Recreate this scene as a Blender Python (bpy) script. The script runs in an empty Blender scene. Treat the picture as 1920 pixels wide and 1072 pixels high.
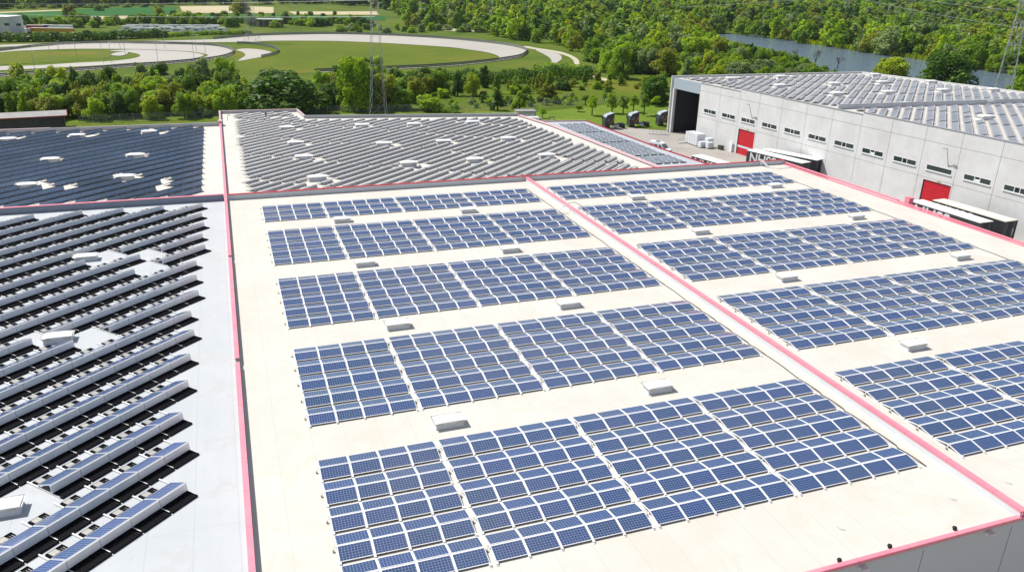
import bpy, bmesh, math, random
import numpy as np
from mathutils import Vector, Matrix, Euler
R = math.radians
random.seed(7); rng = np.random.default_rng(7)
S = bpy.context.scene
COL = S.collection

# ------------------------------------------------------------------ camera
CAM = Vector((-2.8263, -73.5278, 25.378)); YAW, PITCH, ROLL, FPX = 0.3517, 0.3747, 0.0239, 1474.35
_f = Vector((math.sin(YAW)*math.cos(PITCH), math.cos(YAW)*math.cos(PITCH), -math.sin(PITCH)))
_r = Vector((math.cos(YAW), -math.sin(YAW), 0)); _u = _r.cross(_f)
RT = math.cos(ROLL)*_r + math.sin(ROLL)*_u; UP = -math.sin(ROLL)*_r + math.cos(ROLL)*_u
cd = bpy.data.cameras.new('camera'); cam = bpy.data.objects.new('camera', cd); COL.objects.link(cam)
cam.matrix_world = Matrix(((RT.x, UP.x, -_f.x, CAM.x), (RT.y, UP.y, -_f.y, CAM.y), (RT.z, UP.z, -_f.z, CAM.z), (0, 0, 0, 1)))
cd.sensor_fit = 'HORIZONTAL'; cd.sensor_width = 36.0; cd.lens = 36.0*FPX/1920; cd.clip_end = 6000; cd.clip_start = 0.5
S.camera = cam

# ------------------------------------------------------------------ light
SUN = Vector((-0.68, 0.73, 0)).normalized(); EL = R(54)
w = bpy.data.worlds.new('World'); S.world = w; w.use_nodes = True
nt = w.node_tree; bg = nt.nodes['Background']
sk = nt.nodes.new('ShaderNodeTexSky'); sk.sky_type = 'NISHITA'; sk.sun_disc = False
sk.sun_elevation = EL; sk.sun_rotation = math.atan2(SUN.x, SUN.y); sk.altitude = 300; sk.dust_density = 1.2
tcw = nt.nodes.new('ShaderNodeTexCoord'); mpw = nt.nodes.new('ShaderNodeMapping'); mpw.inputs['Scale'].default_value = (1, 1, 2.6); nt.links.new(tcw.outputs['Generated'], mpw.inputs[0])
cn = nt.nodes.new('ShaderNodeTexNoise'); cn.inputs['Scale'].default_value = 2.1; cn.inputs['Detail'].default_value = 7; cn.inputs['Roughness'].default_value = .58; nt.links.new(mpw.outputs[0], cn.inputs['Vector'])
cw_ = nt.nodes.new('ShaderNodeMapRange'); cw_.interpolation_type = 'SMOOTHSTEP'; cw_.inputs[1].default_value = .46; cw_.inputs[2].default_value = .66; nt.links.new(cn.outputs[0], cw_.inputs[0])
cm = nt.nodes.new('ShaderNodeMix'); cm.data_type = 'RGBA'; nt.links.new(cw_.outputs[0], cm.inputs[0]); nt.links.new(sk.outputs[0], cm.inputs[6]); cm.inputs[7].default_value = (7.0, 7.0, 7.0, 1)
nt.links.new(cm.outputs[2], bg.inputs[0]); bg.inputs[1].default_value = 0.09
sl = bpy.data.lights.new('sun', 'SUN'); sl.energy = 5.0; sl.angle = R(0.53); sl.color = (1.0, 0.965, 0.90)
so = bpy.data.objects.new('sun', sl); COL.objects.link(so)
sd = Vector((SUN.x*math.cos(EL), SUN.y*math.cos(EL), math.sin(EL)))
so.rotation_euler = sd.to_track_quat('Z', 'Y').to_euler(); so.location = (0, 0, 120)
S.view_settings.view_transform = 'Standard'; S.view_settings.look = 'None'
S.view_settings.exposure = 0.23; S.view_settings.gamma = 1.0

# ------------------------------------------------------------------ measuring helpers
G = -10.0                                              # ground level; the roofs are z = 0
def ray(px, py): return _f + RT*((px-960)/FPX) - UP*((py-536)/FPX)
def bp(px, py, z=G):
    d = ray(px, py); return CAM + d*((z-CAM.z)/d.z)
def g2(px, py, z=G):
    p = bp(px, py, z); return (p.x, p.y)

# ------------------------------------------------------------------ mesh helpers
class MB:
    def __init__(s): s.v = []; s.f = []; s.m = []
    def add(s, vs, fs, mi=0):
        b = len(s.v); s.v += [tuple(v) for v in vs]; s.f += [tuple(b+i for i in f) for f in fs]; s.m += [mi]*len(fs); return s
    def box(s, c, d, rot=0.0, mi=0, M=None):
        x, y, z = d[0]/2, d[1]/2, d[2]/2
        vs = [Vector(p) for p in ((-x,-y,-z),(x,-y,-z),(x,y,-z),(-x,y,-z),(-x,-y,z),(x,-y,z),(x,y,z),(-x,y,z))]
        if M is None: M = Matrix.Rotation(rot, 3, 'Z')
        vs = [M @ v + Vector(c) for v in vs]
        return s.add(vs, [(0,3,2,1),(4,5,6,7),(0,1,5,4),(1,2,6,5),(2,3,7,6),(3,0,4,7)], mi)
    def seg(s, a, b, wx, wz, mi=0):                   # box beam from a to b
        a, b = Vector(a), Vector(b); d = b-a; L = d.length
        if L < 1e-6: return s
        q = d.to_track_quat('Y', 'Z').to_matrix()
        return s.box((a+b)/2, (wx, L, wz), M=q, mi=mi)
    def prism(s, poly, z0, z1, mi=0, cap=True):
        n = len(poly); A = sum(poly[i][0]*poly[(i+1)%n][1]-poly[(i+1)%n][0]*poly[i][1] for i in range(n))
        if A < 0: poly = poly[::-1]
        vs = [(x, y, z0) for x, y in poly]+[(x, y, z1) for x, y in poly]
        fs = [(i, (i+1) % n, n+(i+1) % n, n+i) for i in range(n)]
        if cap: fs += [tuple(range(n, 2*n)), tuple(range(n-1, -1, -1))]
        return s.add(vs, fs, mi)
    def ext(s, prof, a, b, mi=0):                      # profile of (sideways, up) points swept from a to b
        a, b = Vector(a), Vector(b); d = (b-a).normalized(); side = d.cross(Vector((0,0,1))).normalized(); n = len(prof)
        vs = [a+side*p+Vector((0,0,q)) for p, q in prof]+[b+side*p+Vector((0,0,q)) for p, q in prof]
        fs = [(i, (i+1) % n, n+(i+1) % n, n+i) for i in range(n)]+[tuple(range(n-1,-1,-1)), tuple(range(n, 2*n))]
        return s.add(vs, fs, mi)
    def tube(s, pts, r, n=6, mi=0):
        pts = [Vector(p) for p in pts]; rings = []
        rr = r if isinstance(r, (list, tuple)) else [r]*len(pts)
        for i, p in enumerate(pts):
            d = (pts[min(i+1, len(pts)-1)]-pts[max(i-1, 0)]).normalized()
            a = d.cross(Vector((0, 0, 1))) if abs(d.z) < .95 else d.cross(Vector((1, 0, 0)))
            a.normalize(); b = a.cross(d)
            rings.append([p+(a*math.cos(t)+b*math.sin(t))*rr[i] for t in [2*math.pi*k/n for k in range(n)]])
        vs = [v for r_ in rings for v in r_]; fs = []
        for i in range(len(pts)-1):
            for k in range(n): fs.append((i*n+k, i*n+(k+1) % n, (i+1)*n+(k+1) % n, (i+1)*n+k))
        fs += [tuple(range(n-1, -1, -1)), tuple(range((len(pts)-1)*n, len(pts)*n))]
        return s.add(vs, fs, mi)
    def lathe(s, prof, n=12, c=(0,0,0), mi=0, axis='Z'):
        vs = []; k = len(prof)
        for j in range(n):
            t = 2*math.pi*j/n
            for r, z in prof:
                p = (r*math.cos(t), r*math.sin(t), z)
                if axis == 'Y': p = (p[0], p[2], p[1])
                if axis == 'X': p = (p[2], p[0], p[1])
                vs.append((p[0]+c[0], p[1]+c[1], p[2]+c[2]))
        fs = [(j*k+i, ((j+1) % n)*k+i, ((j+1) % n)*k+i+1, j*k+i+1) for j in range(n) for i in range(k-1)]
        fs += [tuple(j*k for j in range(n))[::-1], tuple(j*k+k-1 for j in range(n))]
        return s.add(vs, fs, mi)
    def mesh(s, name, mats, smooth=False, fix=False):
        me = bpy.data.meshes.new(name); me.from_pydata(s.v, [], s.f)
        for m in (mats if isinstance(mats, (list, tuple)) else [mats]): me.materials.append(m)
        me.polygons.foreach_set('material_index', s.m)
        if smooth: me.polygons.foreach_set('use_smooth', [True]*len(s.f))
        if fix:
            bm = bmesh.new(); bm.from_mesh(me); bmesh.ops.recalc_face_normals(bm, faces=bm.faces); bm.to_mesh(me); bm.free()
        me.update(); return me
    def obj(s, name, mats, parent=None, loc=(0,0,0), rotz=0, smooth=False, fix=False):
        return place(name, s.mesh(name, mats, smooth, fix), parent, loc, (0,0,rotz))
def place(name, me, parent=None, loc=(0,0,0), rot=(0,0,0), scale=None):
    o = bpy.data.objects.new(name, me); COL.objects.link(o); o.location = loc; o.rotation_euler = rot
    if scale: o.scale = scale
    if parent: o.parent = parent
    return o
def tag(o, label, cat, group=None):
    o['label'] = label; o['category'] = cat
    if group: o['group'] = group
    return o
def thing(name, label, cat, loc=(0,0,0), rotz=0, group=None):
    o = bpy.data.objects.new(name, None); COL.objects.link(o); o.location = loc; o.rotation_euler = (0,0,rotz)
    o.empty_display_size = .3
    return tag(o, label, cat, group)
def struct(o, kind='structure'):
    o['kind'] = kind; return o
ORD = ['first','second','third','fourth','fifth','sixth','seventh','eighth','ninth','tenth','eleventh','twelfth','thirteenth','fourteenth','fifteenth','sixteenth','seventeenth','eighteenth','nineteenth','twentieth']
def nth(i):
    if i < 20: return ORD[i]
    n = i+1; return f"{n}{'th' if 10 < n % 100 < 14 else {1:'st',2:'nd',3:'rd'}.get(n % 10,'th')}"

# ------------------------------------------------------------------ materials
def newmat(name):
    m = bpy.data.materials.new(name); m.use_nodes = True; return m, m.node_tree, m.node_tree.nodes['Principled BSDF']
def N(nt, t, **kw):
    n = nt.nodes.new(t)
    for k, v in kw.items(): setattr(n, k, v)
    return n
def mat(name, c, rough=.6, metal=0., var=.12, vs=.6, spec=.5, c2=None, bump=0., bs=30., coords='Object', stretch=(1,1,1)):
    m, nt, b = newmat(name); b.inputs['Roughness'].default_value = rough; b.inputs['Metallic'].default_value = metal
    b.inputs['Specular IOR Level'].default_value = spec
    tc = N(nt, 'ShaderNodeTexCoord'); mp = N(nt, 'ShaderNodeMapping'); mp.inputs['Scale'].default_value = stretch
    nt.links.new(tc.outputs[coords], mp.inputs[0])
    n1 = N(nt, 'ShaderNodeTexNoise'); n1.inputs['Scale'].default_value = vs; n1.inputs['Detail'].default_value = 6; n1.inputs['Roughness'].default_value = .65
    nt.links.new(mp.outputs[0], n1.inputs['Vector'])
    cr = N(nt, 'ShaderNodeValToRGB'); cr.color_ramp.elements[0].position = .3; cr.color_ramp.elements[1].position = .7
    c2 = c2 or tuple(x*(1-var) for x in c)
    cr.color_ramp.elements[0].color = (*c2, 1); cr.color_ramp.elements[1].color = (*c, 1)
    nt.links.new(n1.outputs[0], cr.inputs[0]); nt.links.new(cr.outputs[0], b.inputs['Base Color'])
    if bump:
        n2 = N(nt, 'ShaderNodeTexNoise'); n2.inputs['Scale'].default_value = bs; n2.inputs['Detail'].default_value = 4
        bn = N(nt, 'ShaderNodeBump'); bn.inputs['Strength'].default_value = bump; bn.inputs['Distance'].default_value = .1
        nt.links.new(mp.outputs[0], n2.inputs['Vector']); nt.links.new(n2.outputs[0], bn.inputs['Height']); nt.links.new(bn.outputs[0], b.inputs['Normal'])
    return m
def lines(nt, vec, axis, period, width, offset=0.0):
    """1 inside a thin line repeated along an axis"""
    sp = N(nt, 'ShaderNodeSeparateXYZ'); nt.links.new(vec, sp.inputs[0])
    a = N(nt, 'ShaderNodeMath', operation='ADD'); a.inputs[1].default_value = offset; nt.links.new(sp.outputs[axis], a.inputs[0])
    d = N(nt, 'ShaderNodeMath', operation='DIVIDE'); d.inputs[1].default_value = period; nt.links.new(a.outputs[0], d.inputs[0])
    f = N(nt, 'ShaderNodeMath', operation='FRACT'); nt.links.new(d.outputs[0], f.inputs[0])
    s = N(nt, 'ShaderNodeMath', operation='SUBTRACT'); s.inputs[1].default_value = .5; nt.links.new(f.outputs[0], s.inputs[0])
    b = N(nt, 'ShaderNodeMath', operation='ABSOLUTE'); nt.links.new(s.outputs[0], b.inputs[0])
    g = N(nt, 'ShaderNodeMath', operation='GREATER_THAN'); g.inputs[1].default_value = .5-width/period/2; nt.links.new(b.outputs[0], g.inputs[0])
    return g.outputs[0]
def mixc(nt, fac, a, b):
    n = N(nt, 'ShaderNodeMix', data_type='RGBA')
    for sock, val in ((n.inputs[0], fac), (n.inputs[6], a), (n.inputs[7], b)):
        if hasattr(val, 'links') or isinstance(val, bpy.types.NodeSocket): nt.links.new(val, sock)
        else: sock.default_value = val if isinstance(val, (int, float)) else (*val, 1)
    return n.outputs[2]
def mmax(nt, a, b):
    n = N(nt, 'ShaderNodeMath', operation='MAXIMUM'); nt.links.new(a, n.inputs[0]); nt.links.new(b, n.inputs[1]); return n.outputs[0]
def mmul(nt, a, k):
    n = N(nt, 'ShaderNodeMath', operation='MULTIPLY'); nt.links.new(a, n.inputs[0])
    if isinstance(k, (int, float)): n.inputs[1].default_value = k
    else: nt.links.new(k, n.inputs[1])
    return n.outputs[0]

def membrane(name, c, c2, seam=1.95, cross=11.0, sx=0.0):
    """single-ply roof sheet: overlapping seams, faint stains and puddle rings"""
    m, nt, b = newmat(name); b.inputs['Roughness'].default_value = .75; b.inputs['Specular IOR Level'].default_value = .25
    g = N(nt, 'ShaderNodeNewGeometry').outputs['Position']
    big = N(nt, 'ShaderNodeTexNoise'); big.inputs['Scale'].default_value = .16; big.inputs['Detail'].default_value = 8; big.inputs['Roughness'].default_value = .7
    nt.links.new(g, big.inputs['Vector'])
    cr = N(nt, 'ShaderNodeValToRGB'); cr.color_ramp.elements[0].position = .36; cr.color_ramp.elements[1].position = .60
    cr.color_ramp.elements[0].color = (*c2, 1); cr.color_ramp.elements[1].color = (*c, 1); nt.links.new(big.outputs[0], cr.inputs[0])
    # dirt streaks stretched along the fall of the roof
    mp = N(nt, 'ShaderNodeMapping'); mp.inputs['Scale'].default_value = (1.4, .08, 1); nt.links.new(g, mp.inputs[0])
    st = N(nt, 'ShaderNodeTexNoise'); st.inputs['Scale'].default_value = 1.0; st.inputs['Detail'].default_value = 5; nt.links.new(mp.outputs[0], st.inputs['Vector'])
    s2 = N(nt, 'ShaderNodeMapRange'); s2.inputs[1].default_value = .5; s2.inputs[2].default_value = .8; s2.inputs[4].default_value = .35; nt.links.new(st.outputs[0], s2.inputs[0])
    col = mixc(nt, s2.outputs[0], cr.outputs[0], tuple(x*.86 for x in c))
    wob = N(nt, 'ShaderNodeTexNoise'); wob.inputs['Scale'].default_value = .8; nt.links.new(g, wob.inputs['Vector'])
    va = N(nt, 'ShaderNodeVectorMath', operation='SCALE'); va.inputs['Scale'].default_value = .10; nt.links.new(wob.outputs['Color'], va.inputs[0])
    vb = N(nt, 'ShaderNodeVectorMath', operation='ADD'); nt.links.new(g, vb.inputs[0]); nt.links.new(va.outputs[0], vb.inputs[1])
    l1 = lines(nt, vb.outputs[0], 0, seam, .06, sx); l2 = lines(nt, vb.outputs[0], 1, cross, .05)
    col = mixc(nt, mmul(nt, mmax(nt, l1, l2), .5), col, tuple(x*.78 for x in c))
    pn = N(nt, 'ShaderNodeTexNoise'); pn.inputs['Scale'].default_value = .33; pn.inputs['Detail'].default_value = 4; pn.inputs['Distortion'].default_value = .6; nt.links.new(g, pn.inputs['Vector'])
    r1 = N(nt, 'ShaderNodeMapRange', interpolation_type='SMOOTHSTEP'); r1.inputs[1].default_value = .55; r1.inputs[2].default_value = .60; nt.links.new(pn.outputs[0], r1.inputs[0])
    r2 = N(nt, 'ShaderNodeMapRange', interpolation_type='SMOOTHSTEP'); r2.inputs[1].default_value = .585; r2.inputs[2].default_value = .70; r2.inputs[3].default_value = 1; r2.inputs[4].default_value = 0; nt.links.new(pn.outputs[0], r2.inputs[0])
    col = mixc(nt, mmul(nt, mmul(nt, r1.outputs[0], r2.outputs[0]), .55), col, (c[0]*.91, c[1]*.87, c[2]*.83))
    sc_ = N(nt, 'ShaderNodeTexNoise'); sc_.inputs['Scale'].default_value = 5.5; sc_.inputs['Detail'].default_value = 6; nt.links.new(g, sc_.inputs['Vector'])
    r3 = N(nt, 'ShaderNodeMapRange'); r3.inputs[1].default_value = .60; r3.inputs[2].default_value = .75; r3.inputs[4].default_value = .30; nt.links.new(sc_.outputs[0], r3.inputs[0])
    col = mixc(nt, r3.outputs[0], col, tuple(x*.80 for x in c))
    nt.links.new(col, b.inputs['Base Color']); return m

def cells(name, c, grid, nx, ny, w, d, edge, frame, rough=.12, lw=.014, spec=.5):
    """photovoltaic laminate in object space: nx x ny cells inside an aluminium frame"""
    m, nt, b = newmat(name); b.inputs['Roughness'].default_value = rough; b.inputs['Specular IOR Level'].default_value = spec
    o = N(nt, 'ShaderNodeTexCoord').outputs['Object']
    vo = N(nt, 'ShaderNodeTexVoronoi'); vo.inputs['Scale'].default_value = 55; nt.links.new(o, vo.inputs['Vector'])
    oi = N(nt, 'ShaderNodeObjectInfo')
    base = mixc(nt, vo.outputs['Distance'], c, tuple(min(1, x*1.9+.004) for x in c))
    hv = N(nt, 'ShaderNodeHueSaturation'); nt.links.new(base, hv.inputs['Color'])
    mr = N(nt, 'ShaderNodeMapRange'); mr.inputs[3].default_value = .85; mr.inputs[4].default_value = 1.18; nt.links.new(oi.outputs['Random'], mr.inputs[0]); nt.links.new(mr.outputs[0], hv.inputs['Value'])
    mh = N(nt, 'ShaderNodeMapRange'); mh.inputs[3].default_value = .499; mh.inputs[4].default_value = .513; nt.links.new(oi.outputs['Random'], mh.inputs[0]); nt.links.new(mh.outputs[0], hv.inputs['Hue'])
    gp_ = N(nt, 'ShaderNodeNewGeometry').outputs['Position']
    dn = N(nt, 'ShaderNodeTexNoise'); dn.inputs['Scale'].default_value = .10; dn.inputs['Detail'].default_value = 3; nt.links.new(gp_, dn.inputs['Vector'])
    dr = N(nt, 'ShaderNodeMapRange'); dr.inputs[1].default_value = .42; dr.inputs[2].default_value = .68; dr.inputs[4].default_value = .55; nt.links.new(dn.outputs[0], dr.inputs[0])
    dusty = mixc(nt, dr.outputs[0], hv.outputs[0], tuple(x*.55+y for x, y in zip(c, (.052, .050, .072))))  # soiling patches tinted lavender, the sky's sheen put into their colour
    cw, ch = (w-2*edge)/nx, (d-2*edge)/ny
    g = mmax(nt, lines(nt, o, 0, cw, lw, -edge), lines(nt, o, 1, ch, lw, -edge))
    bus = lines(nt, o, 1, ch/3, lw*.25, -edge+ch/6)
    col = mixc(nt, mmul(nt, bus, .35), dusty, grid)
    col = mixc(nt, g, col, grid)
    nt.links.new(col, b.inputs['Base Color']); return m

M = {}
M['roof'] = membrane('cream roof membrane', (.585,.56,.51), (.53,.498,.445))
M['roofC'] = membrane('cool white roof membrane', (.47,.49,.51), (.43,.455,.475), seam=2.1, cross=13)
M['roofE'] = membrane('white rear roof membrane', (.60,.575,.53), (.53,.505,.465), seam=2.0)
M['roofG'] = membrane('dusty white roof membrane', (.58,.545,.51), (.49,.465,.43), seam=2.0)
M['roofF'] = membrane('grey annex roof membrane', (.42,.45,.48), (.37,.40,.43), seam=2.0)
M['pink'] = mat('red coated coping', (.82,.21,.28), .38, var=.10, vs=.5, c2=(.80,.27,.33))  # base red lightened to hold the sun's glossy sheen
def coping_joints(m):
    nt = m.node_tree; b = nt.nodes['Principled BSDF']; src = b.inputs['Base Color'].links[0].from_socket
    g = N(nt, 'ShaderNodeNewGeometry').outputs['Position']
    l = mmax(nt, lines(nt, g, 1, 3.05, .035, .7), lines(nt, g, 0, 3.05, .035, 1.3))
    nt.links.new(mixc(nt, mmul(nt, l, .55), src, (.25,.03,.06)), b.inputs['Base Color'])
coping_joints(M['pink'])
M['pinkf'] = mat('muted pink coping', (.60,.40,.415), .5, var=.10, vs=.5)  # paler, greyer pink than the main coping
M['crim'] = mat('crimson edge trim', (.38,.02,.05), .5, var=.1)
M['red'] = mat('red sheet metal', (.55,.008,.022), .4, var=.12, vs=.8)
M['cap'] = mat('grey coping sheet', (.42,.43,.45), .4, metal=.2, var=.1)
M['upstand'] = mat('grey upstand sheet', (.62,.64,.68), .5, var=.10, vs=1.2)
M['upC'] = mat('slate upstand sheet', (.24,.28,.35), .5, var=.12, vs=1.2)
M['facade'] = mat('grey metal facade', (.56,.57,.58), .5, var=.05, vs=.15)
M['alu'] = mat('aluminium', (.78,.79,.80), .35, metal=.35, var=.05, vs=3)
M['rail'] = mat('mill finish rail', (.80,.80,.80), .45, metal=.1, var=.08, vs=3)
M['black'] = mat('black rubber', (.012,.012,.013), .6, var=.2)
M['dark'] = mat('dark grey steel', (.05,.052,.055), .55, var=.2, vs=4)
M['mat'] = mat('shadow black tray plastic', (.009,.009,.012), .8, var=.2, spec=.1)  # near black: deepens the rows' shadow zone through the tray colour
M['tray'] = mat('galvanised tray', (.36,.35,.33), .55, metal=.3, var=.25, vs=3)
M['white'] = mat('white acrylic', (.82,.82,.81), .28, var=.05, vs=2)
M['curb'] = mat('white curb', (.74,.745,.76), .5, var=.10, vs=2)
M['vane'] = mat('perforated edge strip', (.74,.70,.60), .5, var=.35, vs=14)
M['cellB'] = cells('blue polycrystalline cells', (.012,.031,.088), (.27,.36,.52), 10, 6, 1.56, .93, .03, None, rough=.11, lw=.011, spec=.6)
M['cellC'] = cells('blue cells of tilted rows', (.020,.046,.125), (.30,.39,.54), 10, 6, 1.62, 1.20, .03, None, rough=.14)
M['cellS'] = cells('dark cells of long rows', (.030,.045,.075), (.45,.50,.56), 1, 1, 1.65, 1.0, .0, None, rough=.22, lw=.04)
M['cellF'] = cells('grey cells of annex panels', (.13,.145,.16), (.42,.45,.48), 1, 1, 1.65, 1.3, .0, None, rough=.3, lw=.03, spec=.35)
def backmat(name, c, c2, seamc, per=1.65, mt=.85, rg=.33):
    m, nt, b = newmat(name); b.inputs['Roughness'].default_value = rg; b.inputs['Metallic'].default_value = mt
    o = N(nt, 'ShaderNodeTexCoord').outputs['Object']
    n1 = N(nt, 'ShaderNodeTexNoise'); n1.inputs['Scale'].default_value = .9; n1.inputs['Detail'].default_value = 7; n1.inputs['Roughness'].default_value = .7; nt.links.new(o, n1.inputs['Vector'])
    cr = N(nt, 'ShaderNodeValToRGB'); cr.color_ramp.elements[0].position = .33; cr.color_ramp.elements[1].position = .66
    cr.color_ramp.elements[0].color = (*c2, 1); cr.color_ramp.elements[1].color = (*c, 1); nt.links.new(n1.outputs[0], cr.inputs[0])
    col = mixc(nt, mmul(nt, lines(nt, o, 0, per, .035), .6), cr.outputs[0], seamc)
    nt.links.new(col, b.inputs['Base Color']); return m
M['backC'] = backmat('galvanised wind deflector', (.97,.965,.955), (.86,.86,.86), (.55,.56,.58), mt=.2, rg=.45)
M['backD'] = cells('dark blue cells facing the viewer', (.150,.215,.290), (.04,.055,.085), 1, 1, 1.66, 10.0, .0, None, rough=.32, lw=.04, spec=.8)
M['cellG'] = cells('cells with sky sheen in colour', (.15,.155,.165), (.52,.53,.54), 1, 1, 1.65, 1.0, .0, None, rough=.32, lw=.04, spec=.9)  # paler base holds the sky's grazing reflection as colour
M['backD0'] = backmat('dark blue grey deflector', (.42,.52,.66), (.32,.42,.56), (.08,.10,.16), rg=.25)
M['backE'] = backmat('warm grey deflector', (.84,.79,.73), (.72,.68,.62), (.40,.38,.36), mt=.15, rg=.5)  # warm tint is the cream roof's reflection put into the colour
M['backG'] = backmat('mauve grey deflector', (.92,.86,.83), (.80,.75,.73), (.40,.38,.38), mt=.2, rg=.5)
M['trailer'] = mat('anthracite tarpaulin', (.035,.038,.042), .45, var=.2, vs=1)
M['troof'] = mat('white trailer roof', (.80,.79,.77), .5, var=.06, vs=.6)
M['troof2'] = mat('cream trailer roof', (.72,.66,.56), .55, var=.08, vs=.6)
M['letter'] = mat('pale print', (.62,.63,.64), .5, var=.05)
M['glass'] = mat('green tinted glass', (.035,.060,.058), .10, var=.3, vs=1.2, spec=.6)
M['open'] = mat('dark open pane', (.012,.014,.018), .2, var=.1)
M['wframe'] = mat('white window frame', (.78,.79,.80), .4, var=.03)
M['asph'] = mat('worn concrete yard', (.36,.335,.305), .85, var=.22, vs=.12, bump=.15, bs=4)
M['track'] = mat('pale concrete track', (.40,.375,.335), .85, var=.12, vs=.03)
M['dirt'] = mat('gravel track', (.50,.46,.33), .9, var=.25, vs=.1)
M['steel'] = mat('galvanised lattice steel', (.40,.42,.44), .5, metal=.3, var=.15, vs=1)
M['fascia'] = mat('blue grey fascia sheet', (.36,.42,.48), .5, var=.06)
M['truck'] = mat('black truck paint', (.016,.017,.022), .22, var=.15, vs=1)
M['silver'] = mat('silver truck paint', (.40,.44,.50), .3, var=.1, vs=1)
M['tglass'] = mat('truck glass', (.06,.08,.09), .06, var=.2, spec=.7)
M['orange'] = mat('orange stripe', (.65,.16,.03), .4, var=.1)
M['vanw'] = mat('white vehicle paint', (.80,.81,.82), .25, var=.03)
M['bark'] = mat('bark', (.09,.07,.05), .9, var=.35, vs=2)
M['woodg'] = mat('weathered grey sheet', (.17,.165,.175), .6, var=.35, vs=.7)
M['bay'] = mat('bay lining darkened as shade', (.040,.044,.052), .7, var=.3, vs=.5)  # the bay's shade is put into this dark colour
M['shedr'] = mat('pale shed roof sheet', (.30,.29,.28), .7, var=.30, vs=.5)
M['yellow'] = mat('yellow tarpaulin', (.70,.34,.03), .5, var=.1)
M['redp'] = mat('dull red paint', (.35,.02,.03), .4, var=.1)
M['bluep'] = mat('blue paint', (.06,.08,.25), .4, var=.1)
M['rust'] = mat('mint equipment cabinet', (.42,.48,.42), .6, var=.25, vs=2, c2=(.40,.33,.26))

def concrete(name):
    m, nt, b = newmat(name); b.inputs['Roughness'].default_value = .85; b.inputs['Specular IOR Level'].default_value = .25
    g = N(nt, 'ShaderNodeNewGeometry').outputs['Position']
    n1 = N(nt, 'ShaderNodeTexNoise'); n1.inputs['Scale'].default_value = .25; n1.inputs['Detail'].default_value = 8; n1.inputs['Roughness'].default_value = .7; nt.links.new(g, n1.inputs['Vector'])
    cr = N(nt, 'ShaderNodeValToRGB'); cr.color_ramp.elements[0].position = .3; cr.color_ramp.elements[1].position = .68
    cr.color_ramp.elements[0].color = (.56,.555,.545,1); cr.color_ramp.elements[1].color = (.68,.685,.69,1); nt.links.new(n1.outputs[0], cr.inputs[0])
    mp = N(nt, 'ShaderNodeMapping'); mp.inputs['Scale'].default_value = (1.2,1.2,.06); nt.links.new(g, mp.inputs[0])
    n2 = N(nt, 'ShaderNodeTexNoise'); n2.inputs['Scale'].default_value = 1; n2.inputs['Detail'].default_value = 6; nt.links.new(mp.outputs[0], n2.inputs['Vector'])
    mr = N(nt, 'ShaderNodeMapRange'); mr.inputs[1].default_value = .5; mr.inputs[2].default_value = .75; mr.inputs[4].default_value = .22; nt.links.new(n2.outputs[0], mr.inputs[0])
    col = mixc(nt, mr.outputs[0], cr.outputs[0], (.53,.53,.515)); nt.links.new(col, b.inputs['Base Color']); return m
M['conc'] = concrete('precast concrete panels')

def grassmat(name, a, b_, c, scale=.05, seed=0.):
    m, nt, b = newmat(name); b.inputs['Roughness'].default_value = .95; b.inputs['Specular IOR Level'].default_value = .1
    g = N(nt, 'ShaderNodeNewGeometry').outputs['Position']
    n1 = N(nt, 'ShaderNodeTexNoise'); n1.inputs['Scale'].default_value = scale; n1.inputs['Detail'].default_value = 9; n1.inputs['Roughness'].default_value = .72; nt.links.new(g, n1.inputs['Vector'])
    cr = N(nt, 'ShaderNodeValToRGB'); e = cr.color_ramp.elements; e[0].position = .30; e[1].position = .72; e[0].color = (*a, 1); e[1].color = (*c, 1)
    k = cr.color_ramp.elements.new(.5); k.color = (*b_, 1); nt.links.new(n1.outputs[0], cr.inputs[0])
    n2 = N(nt, 'ShaderNodeTexNoise'); n2.inputs['Scale'].default_value = 1.3; n2.inputs['Detail'].default_value = 5; nt.links.new(g, n2.inputs['Vector'])
    mr = N(nt, 'ShaderNodeMapRange'); mr.inputs[1].default_value = .35; mr.inputs[2].default_value = .7; mr.inputs[3].default_value = .72; mr.inputs[4].default_value = 1.15; nt.links.new(n2.outputs[0], mr.inputs[0])
    hv = N(nt, 'ShaderNodeHueSaturation'); nt.links.new(cr.outputs[0], hv.inputs['Color']); nt.links.new(mr.outputs[0], hv.inputs['Value'])
    nt.links.new(hv.outputs[0], b.inputs['Base Color']); return m
M['meadow'] = grassmat('rough meadow', (.050,.095,.008), (.092,.140,.012), (.165,.170,.026), .03)
M['infield'] = grassmat('oval infield grass', (.070,.115,.008), (.110,.150,.011), (.205,.165,.028), .012)
M['lawn'] = grassmat('bright lawn', (.085,.15,.014), (.125,.20,.018), (.19,.22,.03), .08)
M['crop'] = grassmat('green crop field', (.022,.10,.022), (.028,.13,.026), (.04,.15,.03), .012)
M['straw'] = grassmat('dry field', (.42,.36,.21), (.50,.43,.27), (.56,.49,.32), .012)

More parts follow.
